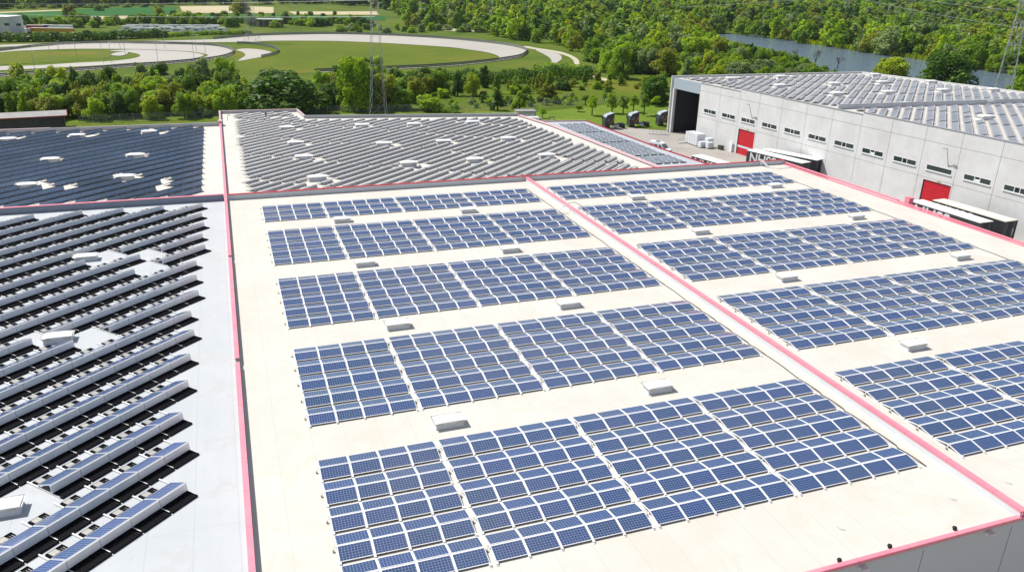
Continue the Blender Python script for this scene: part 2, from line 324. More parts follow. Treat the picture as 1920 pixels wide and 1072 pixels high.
def foliage(name, a, b_, trans=.35):
    m, nt, b = newmat(name); out = nt.nodes['Material Output']
    at = N(nt, 'ShaderNodeAttribute'); at.attribute_name = 'tint'
    oi = N(nt, 'ShaderNodeObjectInfo')
    ad = N(nt, 'ShaderNodeMath', operation='MULTIPLY_ADD'); ad.inputs[1].default_value = .30; nt.links.new(oi.outputs['Random'], ad.inputs[0]); nt.links.new(at.outputs['Fac'], ad.inputs[2])
    sb = N(nt, 'ShaderNodeMath', operation='SUBTRACT'); sb.inputs[1].default_value = .15; nt.links.new(ad.outputs[0], sb.inputs[0])
    col = mixc(nt, sb.outputs[0], a, b_)
    nt.links.new(col, b.inputs['Base Color']); b.inputs['Roughness'].default_value = .55; b.inputs['Specular IOR Level'].default_value = .28
    tr = N(nt, 'ShaderNodeBsdfTranslucent'); hs = N(nt, 'ShaderNodeHueSaturation'); hs.inputs['Hue'].default_value = .485; hs.inputs['Saturation'].default_value = 1.1; hs.inputs['Value'].default_value = 1.6
    nt.links.new(col, hs.inputs['Color']); nt.links.new(hs.outputs[0], tr.inputs[0])
    mx = N(nt, 'ShaderNodeMixShader'); mx.inputs[0].default_value = trans
    nt.links.new(b.outputs[0], mx.inputs[1]); nt.links.new(tr.outputs[0], mx.inputs[2]); nt.links.new(mx.outputs[0], out.inputs[0]); return m
LEAF = {'bright': foliage('bright spring leaves', (.130,.250,.008), (.370,.520,.016), .45),
        'mid': foliage('mid green leaves', (.075,.175,.010), (.245,.380,.016), .42),
        'dark': foliage('dark green leaves', (.028,.082,.008), (.110,.215,.014), .36),
        'olive': foliage('bronze green leaves', (.135,.172,.012), (.315,.360,.026), .42),
        'silver': foliage('silvery willow leaves', (.110,.175,.055), (.280,.360,.135), .40),
        'yellow': foliage('yellow green leaves', (.200,.280,.010), (.400,.490,.018), .45)}
KIND = {'bright':'fresh green','mid':'mid green','dark':'dark green','olive':'bronze tinged','silver':'silvery green','yellow':'yellow green'}

# ------------------------------------------------------------------ ground and its flat features
def sheet(name, poly, z, m, kind='structure'):
    mb = MB(); mb.add([(x, y, z) for x, y in poly], [tuple(range(len(poly)))])
    o = mb.obj(name, m); 
    bm = bmesh.new(); bm.from_mesh(o.data)
    for f in bm.faces:
        if f.normal.z < 0: f.normal_flip()
    bmesh.ops.triangulate(bm, faces=bm.faces[:]); bm.to_mesh(o.data); bm.free()
    return struct(o, kind)
def pxpoly(pts): return [g2(*p) for p in pts]
sheet('ground', [(-900,-300),(3600,-300),(3600,3600),(-900,3600)], G, M['meadow'])
sheet('yard', [(-110,-52),(-110,-190),(106,-190),(106,-120),(114,-60),(114,97.5),(101.5,100),(92,108.5),(80,107.5),(60,112),(40,112),(40,-52)], G+.05, M['asph'])
sheet('lawn', pxpoly([(900,232),(890,208),(1000,212),(1090,202),(1180,192),(1260,185),(1262,238),(1170,246),(1090,250)]), G+.03, M['lawn'])
sheet('lawn_strip', pxpoly([(-80,238),(0,236),(140,231),(420,224),(620,221),(760,219),(760,212),(560,214),(410,217),(140,222),(-80,228)]), G+.03, M['lawn'])

def smooth(pts, n=6, closed=False):
    P = [Vector((p[0], p[1])) for p in pts]; out = []; L = len(P)
    for i in range(L if closed else L-1):
        a, b, c, d = (P[(i-1) % L], P[i], P[(i+1) % L], P[(i+2) % L]) if closed else (P[max(i-1,0)], P[i], P[i+1], P[min(i+2,L-1)])
        for k in range(n):
            t = k/n
            q = .5*((2*b)+(-a+c)*t+(2*a-5*b+4*c-d)*t*t+(-a+3*b-3*c+d)*t**3); out.append((q.x, q.y))
    if not closed: out.append((P[-1].x, P[-1].y))
    return out
# large oval at the right
OUT = [(-60,87),(100,82),(250,78.5),(400,74.5),(440,71),(480,68),(560,65.5),(640,65),(740,68),(840,74),(910,80.5),(960,87.5),(986,95),(985,102),(972,108.5),(940,114),(907,118.2),(860,123),(807,127),(733,130.5),(660,133.5),(590,136.5)]
INN = [(590,135.8),(660,132.8),(733,129.5),(807,126),(860,121.6),(907,116.6),(932,112.2),(936,107.5),(925,102),(905,97.5),(870,92.5),(840,89),(740,82.5),(640,78),(560,77),(500,77.5),(470,79.5),(400,80),(250,82),(100,85.5),(-60,91)]
so_, si_ = smooth(OUT), smooth(INN)
sheet('track', pxpoly(so_+si_), G+.12, M['track'])
sheet('infield', pxpoly(smooth([(440,112),(430,104),(470,86),(520,80),(560,77.5),(640,78.5),(740,83),(840,89.5),(905,98),(935,108),(930,113),(860,122),(733,130),(590,136.5),(500,138),(450,132)],5,True)), G+.06, M['infield'])
# smaller oval at the left
OUT2 = [(-60,101),(0,96.5),(67,88.5),(130,84),(200,82),(300,83),(383,85.5),(420,90),(438,97.5),(430,105),(400,112),(350,117.5),(300,121.7),(240,126.5),(167,132),(80,138.5),(0,144.5),(-60,150)]
INN2 = [(-60,143),(0,137),(60,133.5),(120,130),(180,126),(240,121),(300,116.5),(340,113.5),(372,110),(390,105),(378,100.5),(350,97),(310,95),(262,93.2),(200,92.3),(130,92.5),(60,95),(20,97),(-60,104)]
s2, i2 = smooth(OUT2), smooth(INN2)
sheet('track_loop', pxpoly(s2+i2), G+.10, M['track'])
sheet('loop_road', pxpoly(smooth([(-60,131),(0,125),(60,124),(140,119),(200,116),(240,112),(262,107),(258,102),(235,98),(205,96.5),(216,95.2),(250,93.8),(300,95.4),(345,97.6),(372,101),(382,105),(365,110),(330,113.5),(285,117),(240,119.5),(180,124),(100,128),(0,133),(-60,138)],4,True)), G+.14, M['track'])
sheet('apron', pxpoly(smooth([(208,104),(218,99.5),(238,98.5),(238,102.5),(225,105.5)],4,True)), G+.16, M['track'])
sheet('infield_loop', pxpoly(smooth([(-60,108),(0,98),(80,96.5),(180,97.5),(205,100),(208,106),(190,111),(120,116),(0,122.5),(-60,127)],4,True)), G+.08, M['infield'])
sheet('link_road', pxpoly(smooth([(443,94.5),(458,92),(480,93),(500,96),(511,100.5),(503,105),(480,109.5),(448,115),(452,110.5),(460,105),(456,99)],4,True)), G+.13, M['track'])
sheet('bypass_road', pxpoly(smooth([(1002,128.5),(1022,123.5),(1034,117),(1030,109),(1017,101),(1005,95),(1012,93.5),(1033,98),(1050,103.5),(1053,111),(1046,117),(1030,124)],4,True)), G+.13, M['track'])
sheet('farm_road', pxpoly(smooth([(985,87),(1015,92),(1048,97),(1070,104),(1084,112),(1086,121),(1078,121),(1074,113),(1062,105.5),(1040,99.5),(1012,95),(985,90)],4,True)), G+.10, M['dirt'])
sheet('farm_path', pxpoly(smooth([(1108,140),(1125,146),(1142,148),(1138,152),(1122,151),(1106,146)],4,True)), G+.10, M['dirt'])
sheet('meadow_path', pxpoly([(812,53.5),(860,55),(900,58),(900,60),(870,60),(820,57)]), G+.08, M['dirt'])
sheet('meadow_right', pxpoly([(1000,195),(1000,185),(1080,160),(1130,150),(1220,143),(1250,150),(1250,185),(1180,196),(1080,205)]), G+.02, M['infield'])
for nm, pts, mm in [
    ('field', [(-80,25.5),(0,23),(117,19),(117,21),(0,25.6),(-80,28)], 'straw'),
    ('field', [(-80,29),(0,26),(125,21),(125,31),(0,38.5),(-80,42)], 'crop'),
    ('field', [(143,18),(220,15.5),(300,13.5),(330,14),(330,27.5),(290,28.5),(143,31.5)], 'crop'),
    ('field', [(140,32.2),(318,29),(318,35),(140,37.5)], 'straw'),
    ('field', [(337,12.5),(420,11.5),(513,14),(513,25.5),(343,25.5)], 'straw'),
    ('field', [(333,28.5),(450,28.5),(640,30.5),(720,31),(724,39),(640,38.6),(500,37),(333,33.5)], 'crop'),
    ('field', [(540,22.5),(640,22.5),(706,22),(712,28.8),(640,28.5),(553,28)], 'straw'),
    ('field', [(775,6.5),(850,6),(850,12),(800,13)], 'crop')]:
    sheet(nm, pxpoly(pts), G+.20, M[mm])

# lake
mw, nt_, b_ = newmat('lake water'); b_.inputs['Base Color'].default_value = (.125,.170,.220,1); b_.inputs['Roughness'].default_value = .10; b_.inputs['Specular IOR Level'].default_value = .6
g_ = N(nt_, 'ShaderNodeNewGeometry').outputs['Position']; mp_ = N(nt_, 'ShaderNodeMapping'); mp_.inputs['Scale'].default_value = (.5,.5,.5); nt_.links.new(g_, mp_.inputs[0])
nz = N(nt_, 'ShaderNodeTexNoise'); nz.inputs['Scale'].default_value = 1.0; nz.inputs['Detail'].default_value = 5; nt_.links.new(mp_.outputs[0], nz.inputs['Vector'])
bn_ = N(nt_, 'ShaderNodeBump'); bn_.inputs['Strength'].default_value = .9; bn_.inputs['Distance'].default_value = 1.2; nt_.links.new(nz.outputs[0], bn_.inputs['Height']); nt_.links.new(bn_.outputs[0], b_.inputs['Normal'])
LAKE_FAR = [(1300,61.5),(1347,63.5),(1380,65),(1413,67),(1445,70.5),(1473,75),(1500,79),(1547,84),(1580,89),(1613,94),(1660,99.5),(1713,107),(1760,115),(1800,122.5),(1850,128),(1880,133),(1960,142)]
LAKE_NEAR = [(1960,225),(1880,200),(1760,185),(1640,170),(1590,150),(1545,131),(1480,110),(1420,93),(1370,79),(1330,68)]
lake_poly = pxpoly(LAKE_FAR+LAKE_NEAR)
sheet('lake', lake_poly, G+.15, mw)
def inpoly(x, y, poly):
    c = False; n = len(poly); j = n-1
    for i in range(n):
        xi, yi = poly[i]; xj, yj = poly[j]
        if (yi > y) != (yj > y) and x < (xj-xi)*(y-yi)/(yj-yi)+xi: c = not c
        j = i
    return c

# ------------------------------------------------------------------ the halls
def hall(name, label, poly, roofm, wallm, ztop=0.0, zbase=G):
    t = thing(name, label, 'building', (poly[0][0], poly[0][1], zbase))
    lo = [(x-poly[0][0], y-poly[0][1]) for x, y in poly]
    MB().prism(lo, 0, ztop-.25-zbase, cap=False).obj('wall', wallm, t)
    MB().prism(lo, ztop-.25-zbase, ztop-zbase).obj('roof', roofm, t)
    t['o'] = [poly[0][0], poly[0][1], zbase]
    return t
def part(mb, name, mats, t, **k):                     # mesh given in world coordinates, hung on a thing
    o = mb.obj(name, mats, t, **k); ox = t['o']; o.location = (-ox[0], -ox[1], -ox[2]); return o
XL, XM, XR, YF, YB = -3.8, 34.0, 75.7, -51.1, 22.75
front = hall('warehouse_hall', 'large front hall with cream roof split by a pink capped wall', [(XL+.05,YF),(XR,YF),(XR,YB-.05),(XL+.05,YB-.05)], M['roof'], M['facade'])
left = hall('warehouse_hall', 'left hall with cool white roof and diagonal rows of tilted panels', [(-75,YF),(XL-.05,YF),(XL-.05,YB-.05),(-75,YB-.05)], M['roofC'], M['facade'])
rearl = hall('warehouse_hall', 'rear left hall covered in dark blue diagonal solar rows', [(-75,YB+.05),(XL-.05,YB+.05),(XL-.05,73.4),(-75,73.4)], M['roofE'], M['facade'])
rear = hall('warehouse_hall', 'rear hall with grey diagonal solar rows and raised back corner', [(XL+.05,YB+.05),(55.6,YB+.05),(53.3,60),(51.2,72.2),(10.9,77.9),(10.3,85.8),(XL+.05,86.4)], M['roofE'], M['facade'])
annex = hall('annex_building', 'narrow low annex with blue grey roof and flat grey panels', [(56.2,YB+.05),(67.1,YB+.05),(65.3,41.2),(64.3,69.0),(54.5,70.5),(53.5,60.5)], M['roofF'], M['facade'], ztop=-1.0)

CAPP = lambda w, h, t=.07: [(-w/2, h), (w/2, h), (w/2, h+t), (-w/2, h+t)]
# coping along the left wall, in three runs with open gaps
yb1, yb2 = bp(431, 482, .44).y, bp(443.5, 676, .44).y
for a, b, h in ((YF-.1, yb2-.35, .44), (yb2+.25, yb1-.25, .44), (yb1+.35, 73.0, .44)):
    part(MB().ext(CAPP(.28, h), (XL, a, 0), (XL, b, 0)).ext([(-.17, h-.14), (-.13, h-.14), (-.13, h-.004), (-.17, h-.004)], (XL, a+.01, 0), (XL, b-.01, 0)), 'coping', M['pink'] if b < 60 else M['pink'], front)
part(MB().ext([(-.11, 0), (.11, 0), (.11, .435), (-.11, .435)], (XL, YF, 0), (XL, 86.2, 0)), 'upstand', M['upstand'], front)
part(MB().box((XL, yb1, .455), (.2, .9, .04)).box((XL, yb2, .455), (.2, .9, .04)), 'gap_flashing', M['dark'], front)
part(MB().ext(CAPP(.28, .54), (XL, 74.2, 0), (XL, 86.4, 0)), 'coping', M['pinkf'], rear)
part(MB().box((XL, 73.6, .45), (.75, 1.3, .9)), 'coping_box', M['pinkf'], rear)
# wall down the middle of the front hall
a, b = Vector((33.62, YF-.05, 0)), Vector((34.12, YB-.2, 0))
part(MB().ext([(-.155, 0), (.155, 0), (.155, .50), (-.155, .50)], a, b), 'dividing_wall', M['upstand'], front)
part(MB().ext(CAPP(.36, .50), a+Vector((0,-.1,0)), b).ext([(-.18,.40),(-.16,.40),(-.16,.496),(-.18,.496)], a, b).ext([(.16,.40),(.18,.40),(.18,.496),(.16,.496)], a, b).box(a+Vector((0,-.1,.40)), (.36,.03,.19)), 'coping', M['pink'], front)
# back wall of the front and left halls
part(MB().ext([(-.13, 0), (.13, 0), (.13, .62), (-.13, .62)], (XL+.2, YB, 0), (XR, YB, 0)), 'upstand', M['upstand'], front)
part(MB().ext([(-.17,.62),(.17,.62),(.17,.69),(-.17,.69)], (XL+.2, YB, 0), (XR+.1, YB, 0)), 'coping', M['red'], front)
part(MB().ext([(-.13, 0), (.13, 0), (.13, .70), (-.13, .70)], (-75, YB, 0), (XL-.2, YB, 0)), 'upstand', M['upC'], left)
part(MB().ext([(-.17,.70),(.17,.70),(.17,.77),(-.17,.77)], (-75, YB, 0), (XL-.2, YB, 0)), 'coping', M['pink'], left)
# right and front edges of the front hall
part(MB().ext([(-.15,.12),(.15,.12),(.15,.24),(-.15,.24)], (XR, YF, 0), (XR+.05, .2, 0)).ext([(-.15,.20),(.15,.20),(.15,.36),(-.15,.36)], (XR, .3, 0), (XR, YB, 0)).ext([(-.05,.0),(.30,.0),(.30,.10),(-.05,.10)], (XR-.5, YF+.3, 0), (XR-.5, YB-.3, 0)), 'edge_coping', M['pink'], front)
part(MB().ext([(-.11,.07),(.11,.07),(.11,.16),(-.11,.16)], (XL, YF-.02, 0), (XR, YF-.02, 0)).ext([(.115,-.02),(.13,-.02),(.13,.15),(.115,.15)], (XL, YF-.02, 0), (XR, YF-.02, 0)), 'edge_coping', M['pink'], front)
part(MB().ext([(-.17,.07),(.17,.07),(.17,.20),(-.17,.20)], (-75, YF-.02, 0), (XL-.3, YF-.02, 0)), 'edge_coping', M['pink'], left)
fj = MB()
for k in range(13): fj.box((XR-1.2-k*5.9, YF-.006, -5.2), (.012, .012, 9.6))
part(fj, 'panel_joint', M['dark'], front)
# rear edges
part(MB().ext([(-.15,.0),(.15,.0),(.15,.62),(-.15,.62)], (-75, 73.3, 0), (XL-.4, 73.3, 0)), 'upstand', M['cap'], rearl)
part(MB().ext([(-.17,.62),(.17,.62),(.17,.68),(-.17,.68)], (-75, 73.3, 0), (-30, 73.3, 0)), 'coping', M['pinkf'], rearl)
rp = [(XL, 86.3), (10.3, 85.8), (10.95, 77.8), (51.2, 72.1), (53.3, 60), (55.6, YB+.2)]
for i in range(5):
    a, b = Vector((*rp[i], 0)), Vector((*rp[i+1], 0)); hh = .5 if i < 3 else .16
    part(MB().ext([(-.12,0),(.12,0),(.12,hh),(-.12,hh)], a, b), 'upstand', M['cap'], rear)
    ww = .17 if i < 3 else .45
    part(MB().ext([(-ww,hh),(ww,hh),(ww,hh+.07),(-ww,hh+.07)], a, b), 'coping', M['pinkf'] if i != 2 else M['cap'], rear)
part(MB().ext([(-.07,-1),(.07,-1),(.07,-.80),(-.07,-.80)], (67.1,YB+.3,0), (65.3,41.2,0)).ext([(-.07,-1),(.07,-1),(.07,-.80),(-.07,-.80)], (65.3,41.2,0), (64.3,69,0)), 'edge_coping', M['crim'], annex)
part(MB().ext([(-.12,-1),(.12,-1),(.12,-.75),(-.12,-.75)], (64.3,69,0), (54.5,70.5,0)), 'edge_coping', M['pinkf'], annex)

# ------------------------------------------------------------------ east-west solar blocks on the front hall
P, RY, WH, ZL, ZH = 1.66, 2.2119, .9426, .08, .2538
TILT = math.atan2(ZH-ZL, WH); DEP = math.hypot(ZH-ZL, WH)-.02
pm = MB()                                              # one framed panel, origin at its low left corner, rising along +y
pm.box((.80, DEP/2, .017), (1.54, DEP-.06, .028), mi=0)
for c, d in (((.80, .015, .016), (1.60, .03, .038)), ((.80, DEP-.015, .016), (1.60, .03, .038)), ((.0155, DEP/2, .016), (.031, DEP-.06, .038)), ((1.5845, DEP/2, .016), (.031, DEP-.06, .038))): pm.box(c, d, mi=1)
PANEL = pm.mesh('solar_panel', [M['cellB'], M['rail']])
CLAMP = MB().box((-.17, -1.02, .08), (.09, .10, .08)).tube([(-.17,-1.0,.11),(-.10,-.9,.16),(-.03,-.6,.12)], .012, 5).mesh('cable_clamp', M['tray'])
def panel_block(x, ytop, ncol, nrow, label, P=1.66):
    t = thing('solar_block', label, 'solar panels', (x, ytop, 0), 0, 'blue solar panel blocks on the cream roof')
    fr = MB()
    for j in range(ncol+1):
        xx = j*P-.03; rw_ = .13 if 0 < j < ncol else .05
        if j == 0: xx = .02
        if j == ncol: xx = j*P-.08
        for i in range(nrow):
            y0 = -i*RY
            fr.seg((xx, y0, ZL-.02), (xx, y0-WH, ZH-.012), rw_, .03); fr.seg((xx, y0-WH, ZH-.012), (xx, y0-2*WH-.02, ZL-.02), rw_, .03)
            fr.box((xx, y0-2*WH-.10, .05), (.12, .13, .10)); fr.seg((xx, y0-WH, .06), (xx, y0-WH, ZH-.03), .06, .06)
        fr.box((xx, -nrow*RY/2+.1, .02), (.10, nrow*RY, .035))
    for i in range(nrow): fr.seg((0, -i*RY-WH, ZH-.01), (ncol*P-.06, -i*RY-WH, ZH-.01), .10, .03)
    fr.obj('mounting_frame', M['rail'], t)
    for i in range(nrow): place('cable_clamp', CLAMP, t, (0, -i*RY, 0))
    for i in range(nrow):
        for j in range(ncol):
            place('solar_panel', PANEL, t, (j*P, -i*RY-2*WH-.02, ZL+random.uniform(-.006,.006)), (TILT+random.uniform(-.010,.010), random.uniform(-.006,.006), 0), (P/1.66, 1, 1))
            place('solar_panel', PANEL, t, (j*P+P-.06, -i*RY, ZL+random.uniform(-.006,.006)), (TILT+random.uniform(-.010,.010), random.uniform(-.006,.006), math.pi), (P/1.66, 1, 1))
    return t
BY = [18.67, 8.8435, 8.8435-14.6526, 8.8435-2*14.6526, 8.8435-3*14.6526]
for side, x0, g, cols, PP in ((0, 0.0, .2301, (4,5,5,5), 1.66), (1, 35.347, .42, (5,5,5,4), 1.7317)):
    for bnd in range(5):
        xx = x0
        for k, nc in enumerate(cols):
            where = 'left of the dividing wall' if side == 0 else 'right of the dividing wall'
            panel_block(xx, BY[bnd], nc, 3 if bnd == 0 else 5, f"blue panel block {where}, {nth(4-bnd)} band from the front, {nth(k)} from left", PP)
            xx += nc*PP+g
        # cable along the right end of a band
        mb = MB(); xe = xx-g+.25; n = 3 if bnd == 0 else 5; pts = []
        for i in range(n):
            y = BY[bnd]-i*RY; pts += [(xe-.1, y-.1, .10), (xe-.18, y-WH, .24), (xe+.05, y-1.6, .10), (xe+.12, y-2.05, .03)]
        if bnd < 4: pts += [(xe+.15, BY[bnd]-n*RY-1.5, .03), (xe+.02, BY[bnd+1]+.1, .03)]
        mb.tube(pts, .035, 6)
        tag(mb.obj('cable', M['dark']), f"dark cable at the right end of the {nth(4-bnd)} panel band {'left' if side==0 else 'right'} of the dividing wall", 'cable', 'cables at the ends of the panel bands')

# ------------------------------------------------------------------ domed skylights
def skylight_meshes():
    c = MB(); L, W_ = 2.0, 1.0
    c.add([(-L/2-.04,-W_/2-.04,0),(L/2+.04,-W_/2-.04,0),(L/2+.04,W_/2+.04,0),(-L/2-.04,W_/2+.04,0),(-L/2+.05,-W_/2+.05,.40),(L/2-.05,-W_/2+.05,.40),(L/2-.05,W_/2-.05,.40),(-L/2+.05,W_/2-.05,.40)],
          [(0,1,5,4),(1,2,6,5),(2,3,7,6),(3,0,4,7),(4,5,6,7)])
    f = MB()                                           # flared rim
    f.add([(-L/2,-W_/2,.36),(L/2,-W_/2,.36),(L/2,W_/2,.36),(-L/2,W_/2,.36),(-L/2-.17,-W_/2-.10,.52),(L/2+.17,-W_/2-.10,.52),(L/2+.17,W_/2+.10,.52),(-L/2-.17,W_/2+.10,.52)],
          [(0,1,5,4),(1,2,6,5),(2,3,7,6),(3,0,4,7)])
    d = MB(); nx, ny = 12, 8; vs = []
    for j in range(ny+1):
        for i in range(nx+1):
            u, v = i/nx*2-1, j/ny*2-1
            h = .16*(max(0, 1-abs(u)**5)**.6)*(max(0, 1-abs(v)**2.6)**.7)
            vs.append((u*(L/2+.06), v*(W_/2+.04), .50+h))
    d.add(vs, [(j*(nx+1)+i, j*(nx+1)+i+1, (j+1)*(nx+1)+i+1, (j+1)*(nx+1)+i) for j in range(ny) for i in range(nx)])
    v_ = MB()                                          # perforated corner vanes on the long sides
    for sx in (-1, 1):
        for sy in (-1, 1):
            for k in range(6): v_.box((sx*(L/2-.02-k*.10), sy*(W_/2+.075), .40), (.045, .025, .12))
            v_.box((sx*(L/2-.24), sy*(W_/2+.075), .345), (.58, .028, .018)); v_.box((sx*(L/2-.24), sy*(W_/2+.075), .465), (.58, .028, .018))
    return c.mesh('curb', M['curb']), f.mesh('rim', M['white']), d.mesh('dome', M['white'], smooth=True), v_.mesh('vent_strip', M['vane'])
SKY = skylight_meshes()
def skylight(x, y, label, group, z=0, s=1.0):
    t = thing('skylight', label, 'skylight', (x, y, z), 0, group); t.scale = (s, s, s)
    for nm, me in zip(('curb', 'rim', 'dome', 'vent_strip'), SKY): place(nm, me, t)
    return t
SY = [(10.4, 'first'), (-4.05, 'second'), (-18.6, 'third'), (-33.45, 'fourth')]
for x, col in ((7.98, 'left column left of the dividing wall'), (22.33, 'right column left of the dividing wall'), (44.2, 'left column right of the dividing wall'), (65.2, 'right column right of the dividing wall')):
    for i, (y, o_) in enumerate(SY):
        skylight(x, y+(.6 if x > 60 and i == 0 else 0), f"white domed skylight, {col}, {o_} from the back", 'skylights on the cream roof', s=.86)

# ------------------------------------------------------------------ diagonal rows of tilted panels
ANG = R(43); U = Vector((math.cos(ANG), math.sin(ANG), 0)); W = Vector((-math.sin(ANG), math.cos(ANG), 0))
def runs(poly, m, excl, joints=None, gap=.5, step=.1, back=1.1):
    """free stretches (u0, u1) of the row at offset m inside poly, away from skylights and joint lines"""
    us = [p[0]*U.x+p[1]*U.y for p in poly]; u = min(us); out = []; st = None
    while u <= max(us)+step:
        ok = True
        for s in (0.0, back):
            x, y = U.x*u+W.x*(m+s), U.y*u+W.y*(m+s)
            if not inpoly(x, y, poly): ok = False; break
            for cx, cy, hx, hy in excl:
                if abs(x-cx) < hx and abs(y-cy) < hy: ok = False; break
            if not ok: break
        if ok and joints:
            x, y = U.x*u+W.x*m, U.y*u+W.y*m
            d = (joints[0]*x+joints[1]*y-joints[2]) % joints[3]
            if d < gap: ok = False
        if ok and st is None: st = u
        if not ok and st is not None: out.append((st, u)); st = None
        u += step
    if st is not None: out.append((st, u))
    return out
UNIT = 1.68
rowC = MB()                                            # framed panel, low edge at y=1.14, ridge at y=0
_t = math.atan2(.44, 1.20); _d = math.hypot(.44, 1.20)
pc = MB(); pc.box((UNIT/2, _d/2, .018), (1.60, _d-.07, .028))
for c, d in (((UNIT/2,.018,.018),(1.655,.036,.042)), ((UNIT/2,_d-.018,.018),(1.655,.036,.042)), ((.029,_d/2,.018),(.034,_d-.072,.042)), ((UNIT-.029,_d/2,.018),(.034,_d-.072,.042))): pc.box(c, d, mi=1)
PANELC = pc.mesh('solar_panel', [M['cellC'], M['alu']])
bc = MB(); bc.add([(0,.005,.56),(UNIT-.012,.005,.56),(UNIT-.012,-.07,.12),(0,-.07,.12),(0,.045,.56),(UNIT-.012,.045,.56),(UNIT-.012,-.03,.12),(0,-.03,.12)], [(0,3,2,1),(4,5,6,7),(0,1,5,4),(2,3,7,6),(1,2,6,5),(0,4,7,3)])
bc.box((UNIT/2-.006,-.012,.555), (UNIT-.012,.05,.035))
BACKC = bc.mesh('wind_deflector', M['backC'])
rc = MB(); rc.box((0,.72,.05), (.07,2.75,.06)).seg((0,-.02,.06),(0,.06,.53),.05,.05)
RAILC = rc.mesh('support_rail', M['rail'])
def tray(x0, x1, y0, y1, slab):
    tm = MB(); yc = (y0+y1)/2; xc = (x0+x1)/2
    tm.box((xc,y0,.05),(x1-x0,.03,.10)).box((xc,y1,.05),(x1-x0,.03,.10)).box((x0+.015,yc,.05),(.03,y1-y0,.10)).box((x1-.015,yc,.05),(.03,y1-y0,.10))
    n = int((x1-x0-.1)/.106)
    for k in range(n): tm.box((x0+.09+k*.106,yc,.045),(.045,y1-y0-.05,.05))
    if slab: tm.box((x0+.30,yc,.09),(.36,y1-y0-.06,.035),mi=1)
    else: tm.box((xc,yc,.016),(x1-x0-.05,y1-y0-.04,.02))  # black pad filling the tray stands in for the row's cast shadow
    return tm.mesh('ballast_tray', [M['mat'], M['tray']])
TRAYC = (tray(.10, .95, 1.30, 1.75, True), tray(.02, 1.64, -.80, .02, False))
SKC = [(-16.4,4.5),(-15.95,-13.8),(-15.4,-34.7),(-38,4.5),(-38,-13.8)]
polyC = [(-50,-49),(-6.05,-49),(-6.05,21.3),(-50,21.3)]
exC = [(x+.1,y-.1,1.75,.75) for x, y in SKC]+[(-11.2,4.0,.5,1.7),(-11.4,-.4,.5,1.2)]
nrow = 0
for k in range(0, 22):
    m = -21.53+2.893*k; rr = runs(polyC, m, exC)
    END = [-29.28,-26.54,-24.43,-21.44,-18.66,-15.73,-13.40,-10.04,-7.59,-5.0]
    if rr and k != 10: rr[-1] = (rr[-1][0], min(rr[-1][1], END[k]) if k < 10 else rr[-1][1]-random.uniform(0,.7))
    rr = [r for r in rr if r[1]-r[0] >= UNIT*.95]
    for q, (u0, u1) in enumerate(rr):
        n = int((u1-u0)/UNIT+.05)
        base = U*(u1-n*UNIT)+W*m
        pv = base+U*(n*UNIT*.9)
        if (pv-CAM).dot(_f) < 5: continue
        t = thing('solar_row', f"tilted row with white back on left roof, {nth(k)} row from front, piece {['one','two','three','four','five'][q]} from left", 'solar panels', (base.x, base.y, 0), ANG, 'tilted solar rows on the left roof')
        for i in range(n):
            place('solar_panel', PANELC, t, ((i+1)*UNIT, 1.20, .125), (_t, 0, math.pi))
        for i in range(n):
            place('wind_deflector', BACKC, t, (i*UNIT, 0, 0))
            place('ballast_tray', TRAYC[0], t, (i*UNIT, 0, 0)); place('ballast_tray', TRAYC[1], t, (i*UNIT, 0, 0))
        for i in range(n+1): place('support_rail', RAILC, t, (i*UNIT+(.03 if i == 0 else -.03 if i == n else 0), 0, 0))
for i, (x, y) in enumerate(SKC[:3]): skylight(x, y, f"white skylight among tilted rows of the left roof, {['farthest','middle one','nearest'][i]}", 'skylights on the left roof', s=.92)

# long rows on the rear roofs and the concrete hall: one glass strip, one deflector, end frames
LONG = []
def long_row(kind, base, n, label, group, h, dep, unit, bm_, z=0.0, slots=False):
    mid = base+U*(n*unit/2); d = (mid-CAM).dot(_f)
    LONG.append((n*unit*h/(d*d), base.copy(), n, label, group, h, dep, unit, bm_, z, slots))
def row_shapes(n, h, dep, unit, slots):
    L = n*unit; yb = .16; t = .03
    g = MB(); g.add([(0,dep,.10),(L,dep,.10),(L,.03,h-.02),(0,.03,h-.02),(0,dep,.14),(L,dep,.14),(L,.03,h+.02),(0,.03,h+.02)], [(0,1,2,3),(7,6,5,4),(0,4,5,1),(1,5,6,2),(2,6,7,3),(3,7,4,0)])
    b = MB()
    if slots:                                          # folded sheet: narrow upper flange, tall face with ventilation slots
        b.add([(0,.05,h+.03),(L,.05,h+.03),(L,-.12,h-.05),(0,-.12,h-.05),(0,-.30,.06),(L,-.30,.06)], [(0,3,2,1),(3,4,5,2)])
        k = 0.25
        while k < L-.2:
            b.box((k, -.262, .15), (.21, .045, .075), mi=1); k += .41
    else:
        b.add([(0,0,h),(L,0,h),(L,-.14,.10),(0,-.14,.10),(0,.04,h),(L,.04,h)], [(0,3,2,1),(0,1,5,4)]); b.box((L/2,.0,h-.004), (L,.05,.022), mi=2 if h < .5 else 1)  # black ridge bar on tall rows draws the shadow line between them
    r = MB()
    for i in range(0, n+1):
        x = min(max(i*unit, .03), L-.03); r.box((x, .35, .05), (.05, dep+.7, .05)); r.seg((x, yb, .06), (x, .05, h-.06), .04, .04)
    return g, b, r
